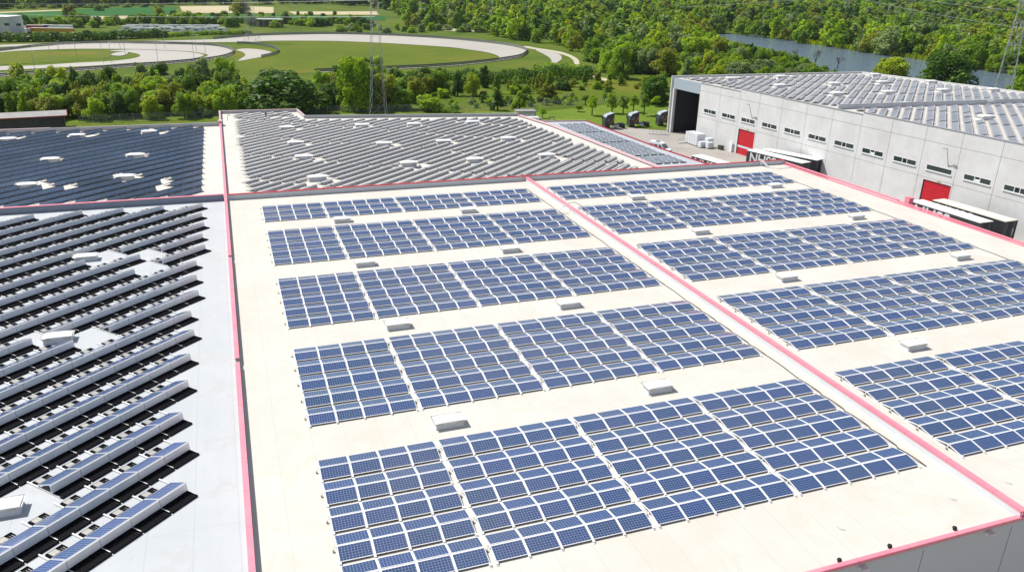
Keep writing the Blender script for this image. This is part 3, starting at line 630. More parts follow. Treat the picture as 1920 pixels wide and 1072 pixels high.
def build_long_rows(limit):
    LONG.sort(key=lambda r: -r[0]); rest = MB(); mats = [M['cellS'], M['black'], M['rail'], M['cellG']]
    for i, (_, base, n, label, group, h, dep, unit, bm_, z, slots) in enumerate(LONG):
        g, b, r = row_shapes(n, h, dep, unit, slots)
        if i < limit:
            t = thing('solar_row', label, 'solar panels', (base.x, base.y, z), ANG, group)
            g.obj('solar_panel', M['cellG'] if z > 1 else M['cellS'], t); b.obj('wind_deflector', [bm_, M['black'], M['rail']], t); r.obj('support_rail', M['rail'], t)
        else:
            if bm_ not in mats: mats.append(bm_)
            rot = Matrix.Rotation(ANG, 3, 'Z'); off = Vector((base.x, base.y, z))
            for mb, mi in ((g, {0: 3 if z > 1 else 0}), (b, {0: mats.index(bm_), 1: 1, 2: 2}), (r, {0: 2})):
                k = len(rest.v); rest.v += [tuple(rot @ Vector(v)+off) for v in mb.v]
                rest.f += [tuple(k+j for j in f) for f in mb.f]; rest.m += [mi[m_] for m_ in mb.m]
    print('LONG', len(LONG), limit)
    if rest.v: struct(rest.obj('solar_rows', mats), 'stuff')
# rear left roof (dark blue)
SKD = [(-34.7,66.1),(-25.3,67.0),(-14.9,67.9),(-26.3,49.3),(-15.5,49.5),(-26.6,34.7),(-15.8,36.3),(-36,49.3),(-36.5,34.6)]
polyD = [(-62,24.0),(-6.6,24.0),(-6.6,71.9),(-62,71.9)]
exD = [(x,y,1.5,.75) for x, y in SKD]+[(-11.2,33.3,.5,.5),(-11.0,29.3,.8,.5),(-22.3,33.0,.6,.4)]
for k in range(0, 32):
    m = 20.0+2.36*k
    for q, (u0, u1) in enumerate([r for r in runs(polyD, m, exD, back=.9) if r[1]-r[0] > 1.6]):
        n = int((u1-u0)/1.66+.05); base = U*(u1-n*1.66)+W*m
        if (U*u1+W*m).x < -56: continue
        long_row('D', base, n, f"dark blue solar row on rear left roof, {nth(k)} from front right corner, {nth(q)} piece", 'dark solar rows on the rear left roof', .62, 1.25, 1.66, M['backD'])
for i, (x, y) in enumerate(SKD[:7]): skylight(x, y, f"white skylight on rear left roof among dark rows, {['leftmost at back','middle at back','rightmost at back','left in middle','right in middle','left at front','right at front'][i]}", 'skylights on the rear left roof', s=1.05)
# rear roof (grey backs)
SKE = [(6.8,66.8),(7.0,53.3),(7.2,42.85),(7.6,29.8),(19.6,66.4),(28.7,65.4),(39.6,65.2),(20.2,49.6),(29.8,49.1),(20.9,35.1),(30.7,35.1),(40.8,49.1),(42.1,35.3)]
polyE = [(-1.5,23.9),(52.4,23.9),(52.4,34),(51.0,50),(49.4,69.8),(30,72.8),(10.2,75.6),(8.6,84.6),(-1.5,84.6)]
exE = [(x+.5,y,1.75,.75) for x, y in SKE]+[(6.2,79.4,1.6,.9)]
for k in range(0, 62):
    m = -12.0-1.66*8+1.655*k
    for q, (u0, u1) in enumerate([r for r in runs(polyE, m, exE, (.56,.83,39.2-.25,12.8), .14, back=.5) if r[1]-r[0] > 1.6]):
        n = int((u1-u0)/1.0); base = U*(u0+(u1-u0-n)/2)+W*m
        long_row('E', base, n, f"grey backed solar row on rear roof, {nth(k)} row from right corner, {nth(q)} piece from left", 'grey solar rows on the rear roof', .42, .80, 1.0, M['backE'], slots=True)
for i, (x, y) in enumerate(SKE): skylight(x, y, f"white skylight on rear roof, {nth(i)} counting columns from the left", 'skylights on the rear roof', s=1.12)
vp = MB(); vp.lathe([(.09,0),(.09,.75),(.16,.78),(.16,1.0),(.0,1.05)], 10)
tag(vp.obj('vent_pipe', M['black'], loc=bp(499,222,0)), 'black vent pipe standing among rows at raised back corner', 'pipe')
q = bp(427,227,0)
tag(MB().tube([(0,0,0),(0,0,.9),(.25,.1,1.05)], .04).box((.3,.12,1.0),(.25,.2,.12)).obj('mast', M['dark'], loc=q), 'thin grey mast with small box near back left corner of rear roof', 'mast')
# annex panels, flat
fm = MB(); fm.box((0,0,.10),(1.10,1.42,.03))
ANP = fm.mesh('solar_panel', [M['cellF']])
for bi, (y0, nr) in enumerate(((66.0,5),(56.6,5),(47.2,6),(35.7,3))):
    t = thing('solar_array', f"flat grey panel array on the low annex roof, {nth(bi)} from the back", 'solar panels', (58.0, y0, -1.0), 0, 'panel arrays on the annex roof')
    for i in range(nr):
        for j in range(4):
            place('solar_panel', ANP, t, (j*1.42+(66-y0)*.035, -i*1.85, 0), (R(5), 0, R(-2)))
    rf = MB()
    for j in range(4): rf.box((j*1.42-.45+(66-y0)*.035, -(nr-1)*.925, .04), (.05, nr*1.85, .04)).box((j*1.42+.45+(66-y0)*.035, -(nr-1)*.925, .04), (.05, nr*1.85, .04))
    rf.obj('mounting_frame', M['rail'], t)
    bl = MB()  # black bars drawn for the shadows in the gaps between arrays
    for j in range(4): bl.box((j*1.42+(66-y0)*.035, -nr*1.85+.75, .14), (1.0, .10, .16))
    bl.obj('gap_shadow', M['black'], t)

# ------------------------------------------------------------------ concrete warehouse
PA, PB = Vector((101.8, 87.6, 0)), Vector((107.6, -3.0, 0))   # foot line of the long wall, far end to near end
WD = (PB-PA).normalized(); WN = Vector((-WD.y, WD.x, 0)); WN = WN if WN.x < 0 else -WN   # along the wall, out of the wall
def onwall(px, py):
    d = ray(px, py); t = (PA-CAM).dot(WN)/d.dot(WN); p = CAM+d*t; return (p-PA).dot(WD), p.z
gq = thing('concrete_warehouse', 'long pale concrete warehouse with red doors and slit windows at right', 'building', (PA.x, PA.y, G), math.atan2(WD.y, WD.x))
# local frame: x along the wall, y outwards to the back (+y is away from WN), z up from the ground
flip = 1 if Vector((-WD.y, WD.x, 0)).dot(WN) < 0 else -1
def L3(t, out, z): return (t, -flip*out, z-G)           # out = metres in front of the wall face
joints = [0]+[onwall(*p)[0] for p in [(1353,163),(1390,166.5),(1427,174),(1470,178),(1516,190),(1565,201),(1620,206),(1678,213),(1742,228),(1811,241),(1887,256)]]
joints += [joints[-1]+8, joints[-1]+16]
wins = [(1320,203,1342,215),(1354,211,1378,223),(1390,219.5,1415,232.5),(1429,228.5,1456,242.5),(1471,238.5,1500,253.5),(1516,250,1548,266),(1565,262,1600,280),(1617,276,1655,295),(1676,291,1717,311),(1738,307,1784,328),(1808,325,1857,348),(1883,344.5,1932,368)]
tops = []
for i in range(len(joints)-1):
    tops.append(3.35 if i < 2 else 3.85 if i < 4 else 3.75 if i < 7 else 4.15)
dA, dB = onwall(1385,241.5), onwall(1415.5,248.5); eA, eB = onwall(1731.5,335), onwall(1783.5,350)
DOORS = [(dA[0], dB[0], (dA[1]+dB[1])/2), (eA[0], eB[0], (eA[1]+eB[1])/2)]
WZ = []
for w_ in wins:
    a, za = onwall(w_[0], w_[1]); b, zb = onwall(w_[2], w_[3]); WZ.append((a, b, za, za-1.02))
hz = [z for _, z in (onwall(1313,224), onwall(1385,240), onwall(1500,268), onwall(1620,298), onwall(1720,322))]; H1 = sum(hz)/len(hz)
hz = [z for _, z in (onwall(1318,173.5), onwall(1390,187), onwall(1500,211), onwall(1620,234), onwall(1720,257))]; H2 = sum(hz)/len(hz)
for i in range(len(joints)-1):
    a, b = joints[i]+.035, joints[i+1]-.035
    holes = [(x0, x1, z1, z0) for x0, x1, z0, z1 in WZ if x0 > a-.3 and x1 < b+.3]+[(x0, x1, G-.2, z) for x0, x1, z in DOORS if x0 > a-.5 and x1 < b+.5]
    zs = sorted({G-.1, H1, H2, tops[i]} | {z for h in holes for z in h[2:] if z > G})
    mb = MB()
    for z0, z1 in zip(zs[:-1], zs[1:]):
        xs_ = [a]
        for h in sorted(holes):
            if h[2] <= z0+.01 and h[3] >= z1-.01: xs_ += [h[0], h[1]]
        xs_.append(b); gp = .05 if (abs(z1-H1) < .02 or abs(z1-H2) < .02) else 0
        for k in range(0, len(xs_), 2):
            if xs_[k+1]-xs_[k] > .02: mb.box(L3((xs_[k]+xs_[k+1])/2, -.15, (z0+z1-gp)/2), (xs_[k+1]-xs_[k], .30+.0*i, z1-z0-gp))
    mb.obj('wall_panel', M['conc'], gq)
    MB().box(L3((a+b)/2, -.13, tops[i]+.035), (b-a+.04, .46, .07)).obj('coping', M['cap'], gq)
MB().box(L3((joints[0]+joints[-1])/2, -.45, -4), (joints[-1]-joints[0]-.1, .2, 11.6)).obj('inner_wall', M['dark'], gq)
for i, (x0, x1, z0, z1) in enumerate(WZ):
    f = MB(); zc = (z0+z1)/2; wd = x1-x0; hh = z0-z1
    f.box(L3((x0+x1)/2, -.06, z0-.04), (wd, .14, .08)).box(L3((x0+x1)/2, .0, z1+.07), (wd+.06, .30, .14))
    cuts = [x0+.04, x0+wd*.40, x0+wd*.60, x1-.04] if i != 9 else [x0+.04, x1-.04]
    for x in cuts: f.box(L3(x, -.055, zc+.03), (.09, .15, hh-.23))
    fo = f.obj('window', M['wframe'], gq)
    for k in range(len(cuts)-1):
        midd = len(cuts) == 4 and k == 1
        pn = MB(); pa, pb = cuts[k]+.05, cuts[k+1]-.05
        pn.box(L3((pa+pb)/2, -.10, zc+.03), (pb-pa, .03, hh-.23))
        po = pn.obj('pane', M['open'] if midd else M['glass'], fo)
        if not midd:
            bar = MB(); nb = max(3, int((pb-pa)/.42))
            for q in range(1, nb): bar.box(L3(pa+(pb-pa)*q/nb, -.07, zc+.03), (.025, .03, hh-.25))
            bar.obj('glazing_bar', M['dark'], fo)
        elif i in (7, 10): MB().box(L3((pa+pb)/2, -.05, zc-.12), (pb-pa-.08, .05, .34)).obj('tilted_sash', M['wframe'], fo)
for (x0, x1, z), lb in zip(DOORS, ('red roller door beside the white stacks', 'red roller door behind the parked trailers')):
    d = MB(); n = 9; H = z-G
    for k in range(n): d.box(L3((x0+x1)/2, -.20, G+H*(k+.5)/n), (x1-x0, .06, H/n-.025))
    do = d.obj('roller_door', M['red'], gq); do['label'] = lb
    MB().box(L3((x0+x1)/2, -.155, G+1.75), (x1-x0, .03, .42)).obj('light_strip', M['upstand'], do)
    MB().box(L3((x0+x1)/2, -.16, z-.05), (x1-x0, .05, .10)).box(L3(x0+.05, -.16, (z+G)/2), (.10,.05,H)).box(L3(x1-.05, -.16, (z+G)/2), (.10,.05,H)).obj('door_frame', M['dark'], do)
    sg = MB().box(L3(x0+(x1-x0)*.55, .04, z+.28), (.5, .06, .2)); sg.obj('door_lamp', M['yellow'], gq)
# lamps on sloping brackets
for bx_, tp in (((1410,222),(1404,190)), ((1778,312),(1767,272))):
    t, z = onwall(*bx_); z2 = z+2.9
    MB().tube([L3(t,.0,z), L3(t,.9,z+2.2), L3(t,1.15,z2)], [.07,.05,.035]).box(L3(t-.25,1.25,z2), (.75,.22,.12)).obj('wall_lamp', M['steel'], gq)
# portal at the far end, with a deep dark bay behind
PF = Vector((100.4, 98.9, 0)); pl = (PF-PA).length+.0
def LW(p): 
    d = p-PA; return (d.dot(WD), d.dot(Vector((-WD.y, WD.x, 0))))
x_end = -10.8
MB().box(L3(x_end/2, -.15, 2.05), (abs(x_end)-.05, .34, 2.5)).obj('fascia', M['fascia'], gq)
MB().box(L3(x_end+.25, -.3, -4.6), (.5, .7, 10.8)).obj('pillar', M['conc'], gq)
MB().box(L3(x_end-.15, -7.2, -4.2), (.3, 13, 11.6)).obj('wall_panel', M['conc'], gq)
MB().box(L3(x_end/2, -7.6, -4.3), (abs(x_end), .3, 11.3)).obj('shaded_bay_wall', M['bay'], gq)
MB().box(L3(x_end+.10, -7.3, -4.3), (.16, 12.6, 11.2)).obj('shaded_bay_wall', M['bay'], gq)  # added dark lining over the concrete end wall, shade as colour
MB().box(L3(-.12, -4.0, -4.3), (.24, 7.2, 11.3)).obj('shaded_bay_wall', M['bay'], gq)
MB().box(L3(-2.6, -4.5, -4.6), (.35, .35, 10.8)).obj('column', M['dark'], gq)
def loc2(x, y):
    d = Vector((x, y, 0))-PA; return (d.dot(WD), d.dot(Vector((-WD.y, WD.x, 0))))
ZR = 3.2
roofpoly = [L3(x_end, -.32, 0)[:2], L3(joints[2], -.32, 0)[:2], L3(joints[-1], -.32, 0)[:2], loc2(176, -4)[:2], loc2(168.2, 58.2), loc2(159.5, 99.7)]
MB().prism(roofpoly, ZR-.3-G, ZR-G).obj('roof', M['roofG'], gq)
back = MB(); rw = [loc2(100.9, 99.2), loc2(159.5, 99.9), loc2(168.4, 58.2), loc2(176.2, -4)]
for a, b in zip(rw[:-1], rw[1:]): back.ext([(-.15,-13.6),(.15,-13.6),(.15,.45),(-.15,.45)], (*a, ZR-G), (*b, ZR-G))
back.obj('rear_wall', M['conc'], gq)
ra, rb_ = bp(1571,196,ZR+.9), bp(1920,185,ZR+.9); rb_ = ra+(rb_-ra)*1.15
la, lb_ = loc2(ra.x, ra.y), loc2(rb_.x, rb_.y)
MB().ext([(-.2,0),(.2,0),(.2,.8),(-.2,.8)], (*la, ZR-G), (*lb_, ZR-G)).obj('dividing_wall', M['upstand'], gq)
MB().ext([(-.3,.8),(.3,.8),(.3,.9),(-.3,.9)], (*la, ZR-G), (*lb_, ZR-G)).obj('coping', M['cap'], gq)
# its solar rows and skylights
SKG = [(1560+X/5.333, 120+Y/5.333) for X, Y in [(430,115),(500,190),(560,290),(990,185),(1105,270),(1610,265),(735,410),(1570,385),(1530,540),(20,205),(40,305)]]+[(1240+X/5.36, 120+Y/5.36) for X, Y in [(700,155),(1190,225),(1200,135)]]
SKGw = [g2(x, y, ZR+.3) for x, y in SKG]
far_edge = [(102.4,86),(101.6,97.6),(158,98.3),(166.5,58)]
rdy = lambda x: ra.y+(rb_.y-ra.y)*(x-ra.x)/(rb_.x-ra.x)
polyG1 = [(ra.x+1.0, rdy(ra.x+1)+.9), (103.4,84), (102.4,97.4), (157.8,98.2), (166.3,58), (166.5, rdy(166.5)+.9)]
polyG2 = [(ra.x+2, rdy(ra.x+2)-1.0), (166.7, rdy(166.7)-1.0), (172,5), (109,5), (106.8,30)]
for part_i, poly in enumerate((polyG1, polyG2)):
    for k in range(0, 44):
        m = 1.5-1.83*k if part_i == 0 else -36.2-1.98*k
        for q, (u0, u1) in enumerate([r for r in runs(poly, m, [(x, y, 2.4, 1.5) for x, y in SKGw], (.56,.83,39.2,12.8), .4, back=.8) if r[1]-r[0] > 1.5]):
            n = int((u1-u0)/1.0); base = U*(u0+(u1-u0-n)/2)+W*m
            long_row('G', base, n, f"pale solar row on concrete warehouse {'far' if part_i==0 else 'near'} roof, {nth(k)} from its left corner, {nth(q)} piece", 'solar rows on the concrete warehouse', .42, 1.05, 1.0, M['backG'], z=ZR)
for i, (x, y) in enumerate(SKGw):
    skylight(x, y, f"white skylight on concrete warehouse roof, {nth(i)} of fourteen", 'skylights on the concrete warehouse', z=ZR, s=1.35)

build_long_rows(300-sum(1 for o in COL.objects if o.name.startswith('solar_row')))

# ------------------------------------------------------------------ vehicles
def wheel(parent, c, r=.5, wd=.3, axis='X'):
    o = MB().lathe([(r*.55,-wd/2),(r*.93,-wd/2),(r,-wd*.36),(r,wd*.36),(r*.93,wd/2),(r*.55,wd/2)], 16, axis=axis).obj('wheel', M['black'], parent, c)
    MB().lathe([(.06,-wd*.42),(r*.5,-wd*.35),(r*.56,-wd*.45),(r*.56,wd*.45),(r*.5,wd*.35),(.06,wd*.42)], 14, axis=axis).obj('rim', M['steel'], o)
def text_mesh(body, size, m, parent, M4, name='lettering'):
    cu = bpy.data.curves.new('lettering', 'FONT'); cu.body = body; cu.size = size; cu.extrude = .004; cu.offset = size*.022; cu.align_x = 'LEFT'
    tmp = bpy.data.objects.new('tmp', cu); COL.objects.link(tmp); dg = bpy.context.evaluated_depsgraph_get()
    me = bpy.data.meshes.new_from_object(tmp.evaluated_get(dg)); bpy.data.objects.remove(tmp); bpy.data.curves.remove(cu)
    me.materials.clear(); me.materials.append(m)
    o = bpy.data.objects.new(name, me); COL.objects.link(o); o.parent = parent; o.matrix_local = M4; return o
def trailer(x, y, rz, label, roofm, L=13.2, group='dark trailers parked at the concrete warehouse'):
    """local: x across (left side is -x), y along; front end at +y, rear doors at y = 0"""
    t = thing('box_trailer', label, 'trailer', (x, y, G+.05), rz, group)
    Wd, H = 2.55, 4.0
    MB().box((Wd/2, L/2, 1.15+(H-1.25)/2), (Wd, L, H-1.25)).obj('body', M['trailer'], t)
    MB().box((Wd/2, L/2, H-.05), (Wd+.06, L+.06, .10)).box((Wd/2, L/2, H+.01), (Wd-.3, L-.3, .03)).obj('roof', roofm, t)
    MB().box((Wd/2, L/2, 1.03), (Wd-.3, L-.2, .2)).box((Wd/2, .1, .75), (2.3,.12,.14)).obj('chassis', M['dark'], t)
    fr = MB()
    for xx in (.04, Wd-.04): fr.box((xx, -.035, 2.5), (.1,.06,2.7))
    fr.box((Wd/2,-.035,2.5),(.06,.05,2.7)).box((Wd/2-.4,-.05,2.5),(.04,.05,2.5)).box((Wd/2+.4,-.05,2.5),(.04,.05,2.5))
    fr.box((Wd/2,-.045,H-.13),(Wd+.05,.08,.12)).obj('rear_frame', M['dark'], t)
    for k in range(3):
        for xx in (.2, Wd-.2): wheel(t, (xx, 2.2+k*1.3, .5))
    for xx in (.35, Wd-.35): MB().box((xx, L-2.6, .55), (.14,.14,1.1)).obj('landing_leg', M['steel'], t)
    Mx = Matrix.Translation((-.012, L-.75, 1.78)) @ Matrix(((0,0,-1,0),(-1,0,0,0),(0,1,0,0),(0,0,0,1)))
    text_mesh('NUSS', 2.75, M['letter'], t, Mx)
    text_mesh('NUSS', .42, M['letter'], t, Matrix.Translation((2.0, -.075, 1.75)) @ Matrix(((0,-1,0,0),(0,0,-1,0),(1,0,0,0),(0,0,0,1))))
    return t
def corner(px, py): p = bp(px, py, G+4.0); return p
c1, d1 = corner(1708,377), corner(1838.6,418.1)       # long roof edge: front corner, rear corner
def put_trailer(front_px, rear_px, label, rm, **k):
    a, b = corner(*front_px), corner(*rear_px); d = a-b; rz = math.atan2(d.y, d.x)-math.pi/2
    return trailer(b.x, b.y, rz, label, rm, L=d.length, **k)
put_trailer((1708,377), (1838.6,418.1), 'dark trailer with clean white roof parked nearest the pink roof edge', M['troof'])
put_trailer((1749,375.5), (1886,416), 'dark trailer with dusty cream roof before the nearer red door', M['troof2'])
put_trailer((1401,282), (1504,306.5), 'dark trailer with white roof just beyond the roof corner', M['troof'])
put_trailer((1428,281), (1532,301), 'dark trailer with white roof, half hidden against the concrete wall', M['troof'])
put_trailer((1297,292), (1366,312), 'dark trailer standing alone on the yard beside the annex', M['troof'])

def tractor(x, y, rz, label):
    """local: front looks to -x, chassis runs to +x"""
    t = thing('tractor_unit', label, 'truck', (x, y, G+.05), rz, 'black tractor units parked along the lawn')
    cabp = [(-2.2,.75),(-2.28,1.7),(-2.1,2.75),(-1.75,3.35),(.0,3.85),(.05,3.85),(.05,.95),(-.5,.95)]
    b = MB(); n = len(cabp); vs = [(p, -1.24, q) for p, q in cabp]+[(p, 1.24, q) for p, q in cabp]
    b.add(vs, [tuple(range(n)), tuple(range(2*n-1, n-1, -1))]+[(i, n+i, n+(i+1) % n, (i+1) % n) for i in range(n)])
    cab = b.obj('cab', M['truck'], t, fix=True)
    MB().add([(-2.12,-1.1,2.80),(-2.12,1.1,2.80),(-1.78,-1.08,3.38),(-1.78,1.08,3.38),(-.02,-1.0,3.90),(-.02,1.0,3.90),(-.02,-1.0,3.80),(-.02,1.0,3.80)], [(0,1,3,2),(2,3,5,4),(4,5,7,6)]).obj('roof_deflector', M['silver'], cab)
    MB().add([(-2.30,-1.05,1.80),(-2.30,1.05,1.80),(-2.12,1.05,2.68),(-2.12,-1.05,2.68)], [(0,1,2,3)]).obj('windscreen', M['tglass'], cab)
    for s in (-1, 1):
        MB().add([(-1.95,s*1.252,1.85),(-1.15,s*1.252,1.85),(-1.15,s*1.252,2.65),(-1.85,s*1.252,2.65)], [(0,1,2,3)]).obj('side_window', M['tglass'], cab)
        MB().add([(-1.4,s*1.256,1.35),(-.9,s*1.256,1.45),(-.05,s*1.256,2.75),(-.05,s*1.256,2.35),(-.7,s*1.256,1.55)], [(0,1,2,3,4)]).obj('stripe', M['orange'], cab)
        MB().box((-2.25, s*1.42, 2.3), (.14,.28,.7)).obj('mirror', M['black'], cab)
        MB().box((-2.27, s*.9, 1.05), (.06,.36,.22)).obj('headlight', M['tglass'], cab)
        for xx, ww in ((-1.45,.32),(2.6,.55)): wheel(t, (xx, s*1.02, .5), .52, ww, 'Y')
        MB().box((.9, s*.95, .68), (1.2,.5,.55)).obj('fuel_tank', M['silver'], t)
    MB().box((-2.22,0,.55),(.22,2.4,.5)).box((-2.3,0,1.35),(.05,1.7,.4)).obj('bumper', M['dark'], t)
    MB().box((1.5,.42,.92),(3.9,.12,.26)).box((1.5,-.42,.92),(3.9,.12,.26)).box((3.4,0,.92),(.12,.95,.25)).box((1.2,0,.92),(.5,.9,.12)).obj('chassis', M['dark'], t)
    MB().lathe([(.0,1.08),(.5,1.08),(.55,1.16),(.0,1.16)], 14, c=(2.5,0,0)).obj('coupling_plate', M['black'], t)
    for s in (-1,1): MB().box((2.6,s*1.02,1.08),(1.3,.6,.05)).obj('mudguard', M['black'], t)
    return t
for (px, py), lb in (((1147,240.5),'black tractor unit with orange stripe, partly behind the red annex edge'), ((1193,238),'black tractor unit with orange stripe, middle one of three on the lawn edge'), ((1247,235.5),'black tractor unit beside the white portal pillar')):
    q = bp(px, py); tractor(q.x, q.y, R(-6), lb)

def van(x, y, rz, label, L=5.4, z=0):
    t = thing('van', label, 'van', (x, y, G+.05), rz)
    pr = [(-L/2,.45),(-L/2-.02,1.0),(-L/2+.9,1.25),(-L/2+1.7,2.15),(-L/2+2.2,2.42),(L/2-.1,2.45),(L/2,2.2),(L/2,.45)]; n = len(pr)
    b = MB(); b.add([(p,-.98,q) for p, q in pr]+[(p,.98,q) for p, q in pr], [tuple(range(n)), tuple(range(2*n-1,n-1,-1))]+[(i,n+i,n+(i+1)%n,(i+1)%n) for i in range(n)])
    bo = b.obj('body', M['vanw'], t, fix=True)
    MB().add([(-L/2+.86,-.85,1.32),(-L/2+.86,.85,1.32),(-L/2+1.62,.82,2.12),(-L/2+1.62,-.82,2.12)], [(0,1,2,3)]).obj('windscreen', M['tglass'], t)
    for s in (-1,1):
        MB().add([(-L/2+1.25,s*.992,1.4),(-L/2+2.2,s*.992,1.4),(-L/2+2.2,s*.992,2.05),(-L/2+1.85,s*.992,2.05)],[(0,1,2,3)]).obj('side_window', M['tglass'], t)
        for k in range(2): MB().box((-L/2+3.0+k*1.2, s*.99, 1.72), (1.0,.02,.5)).obj('side_window', M['tglass'], t)
        for xx in (-L/2+.95, L/2-1.0): wheel(t, (xx, s*.86, .36), .36, .24, 'Y')
    for s in (-.62, .62): MB().box((-L/2-.01, s, .85), (.06,.3,.2)).obj('headlight', M['tglass'], t)
    MB().box((-L/2-.02,0,.5),(.14,1.9,.22)).obj('bumper', M['dark'], t)
    return t
q = bp(1006,219.5,G+2.45); van(q.x, q.y, R(172), 'white van beside the equipment cabinet behind the rear roof')
q = bp(1238,267,G+2.4); v_ = van(q.x, q.y, R(118), 'white van on the yard beyond the annex roof edge', 5.0)
MB().box((.6,0,2.5),(.9,.7,.09)).obj('roof_hatch', M['dark'], v_)
# small dark utility buggy
q = bp(1035,226,G+1.2); t = thing('utility_buggy', 'small dark utility buggy parked on the lawn behind the annex', 'buggy', (q.x, q.y, G+.05), R(80))
MB().box((0,0,.75),(2.4,1.4,.45)).box((-.9,0,1.05),(.6,1.3,.2)).obj('body', M['dark'], t)
MB().box((.2,0,1.95),(1.5,1.4,.06)).seg((-.5,.65,1),(-.4,.65,1.95),.06,.06).seg((-.5,-.65,1),(-.4,-.65,1.95),.06,.06).seg((.9,.65,1),(.9,.65,1.95),.06,.06).seg((.9,-.65,1),(.9,-.65,1.95),.06,.06).obj('roll_cage', M['black'], t)
for sx in (-.8,.8):
    for sy in (-.65,.65): wheel(t, (sx, sy, .33), .33, .25, 'Y')

# ------------------------------------------------------------------ things on the yard
q = bp(1341,279.5); dwall = Vector((WD.x, WD.y, 0))
base = PA+WD*3.0+WN*2.6; rzw = math.atan2(WD.y, WD.x)
M['wrap'] = mat('white wrapped bales', (.70,.73,.76), .35, var=.16, vs=2.5, bump=.4, bs=6)
for k in range(5):
    p = PA+WD*(2.2+k*.92)+WN*(3.0)
    t = thing('wrapped_stack', f"tall white wrapped stack by the concrete wall, {nth(k)} from the dark portal", 'stack', (p.x, p.y, G+.05), rzw, 'tall white wrapped stacks')
    MB().box((0,0,.08),(.84,2.3,.13)).obj('pallet', M['bark'], t)
    MB().box((0,0,1.45),(.82,2.25,2.55)).obj('wrapping', M['wrap'], t)
for k, (a, o, h) in enumerate(((7.6,3.6,1.2),(7.7,1.8,1.9),(9.0,2.6,1.25))):
    p = PA+WD*a+WN*o
    t = thing('wrapped_stack', ['low white wrapped stack in front, beside the tall stacks','mid height white wrapped stack against the concrete wall','low white wrapped stack nearest the far red door'][k], 'stack', (p.x, p.y, G+.05), rzw)
    MB().box((0,0,.08),(1.25,1.6,.13)).obj('pallet', M['bark'], t)
    MB().box((0,0,.15+h/2),(1.2,1.55,h)).obj('wrapping', M['wrap'], t)
p = PA+WD*(onwall(1371,284)[0])+WN*.35
tag(MB().box((0,0,1.2),(1.0,.10,2.4)).box((-.4,.2,.6),(.1,.5,1.2)).box((.4,.2,.6),(.1,.5,1.2)).obj('door_leaf', M['wframe'], loc=(p.x,p.y,G+.05), rotz=rzw), 'white panel standing against the concrete wall next to far red door', 'panel')
p = PA+WD*(onwall(1357,281)[0])+WN*.9
t = tag(MB().box((0,0,.45),(1.2,.8,.8)).box((0,0,.9),(1.3,.9,.1)).obj('waste_bin', M['dark'], loc=(p.x,p.y,G+.05), rotz=rzw), 'small black bin between white stacks and far red door', 'bin')
for (a, b), lb in ((((1217,252),(1254,254)), 'thin railing on ramp kerb in front of the dark portal'), (((1271,270),(1297,267)), 'thin railing left of the white wrapped stacks')):
    p, q = bp(*a), bp(*b); t = thing('railing', lb, 'railing', (p.x, p.y, G+.05)); d = q-p; k = MB()
    for i in range(6): k.box((d.x*i/5, d.y*i/5, .55), (.05,.05,1.1))
    k.seg((0,0,1.1),(d.x,d.y,1.1),.05,.05).seg((0,0,.6),(d.x,d.y,.6),.04,.04); k.obj('rail', M['steel'], t)
    MB().seg((0,0,.1),(d.x,d.y,.1),.3,.24).obj('kerb', M['conc'], t)
# equipment cabinet
q = bp(985,207,G+3.2); t = thing('equipment_cabinet', 'square mint and rust cabinet hut behind rear roof corner', 'cabinet', (q.x, q.y, G+.05), R(-8))
MB().box((0,0,1.5),(5.0,3.4,3.0)).obj('body', M['rust'], t); MB().box((0,0,3.1),(5.3,3.7,.2)).obj('roof', M['shedr'], t)
for k in (-1.2,.1,1.4): MB().box((k,-1.73,1.4),(1.0,.05,2.2)).obj('door', M['upstand'], t)
a, b = bp(616,220.5,G+2.9), bp(672,220,G+2.9); d = b-a
t = thing('site_container', 'long white roofed container on the grass behind the rear roof', 'container', (a.x, a.y, G), math.atan2(d.y, d.x))
MB().box((d.length/2, 1.2, 1.4), (d.length, 2.4, 2.8)).obj('body', M['upstand'], t); MB().box((d.length/2, 1.2, 2.85), (d.length+.1, 2.5, .1)).obj('roof', M['troof'], t)
# long low shed at the left
a, b = bp(124,241), bp(0,248); d = (b-a).normalized()
t = thing('long_shed', 'long low open grey shed with pale roof and red trim at left', 'shed', (a.x, a.y, G), math.atan2(d.y, d.x))
sgn = 1 if Vector((-d.y, d.x, 0)).dot(_f) > 0 else -1
LS = 60
MB().add([(-.6,-sgn*.5,2.95),(LS,-sgn*.5,2.95),(LS,sgn*5.2,3.35),(-.6,sgn*5.2,3.35),(-.6,-sgn*.5,3.10),(LS,-sgn*.5,3.10),(LS,sgn*5.2,3.5),(-.6,sgn*5.2,3.5)], [(0,1,2,3),(4,5,6,7),(0,1,5,4),(1,2,6,5),(2,3,7,6),(3,0,4,7)]).obj('roof', M['shedr'], t, fix=True)
MB().seg((-.65,-sgn*.55,3.02),(-.65,sgn*5.2,3.42),.08,.22).seg((-.65,-sgn*.56,2.98),(LS,-sgn*.56,2.98),.08,.14).obj('trim', M['red'], t)
MB().box((LS/2,sgn*3.2,1.5),(LS,.2,2.9)).box((.1,sgn*1.8,1.45),(.2,3,2.8)).obj('wall', M['woodg'], t)
for k in range(12): MB().box((.2+k*5,0,1.5),(.25,.25,2.9)).obj('post', M['dark'], t)
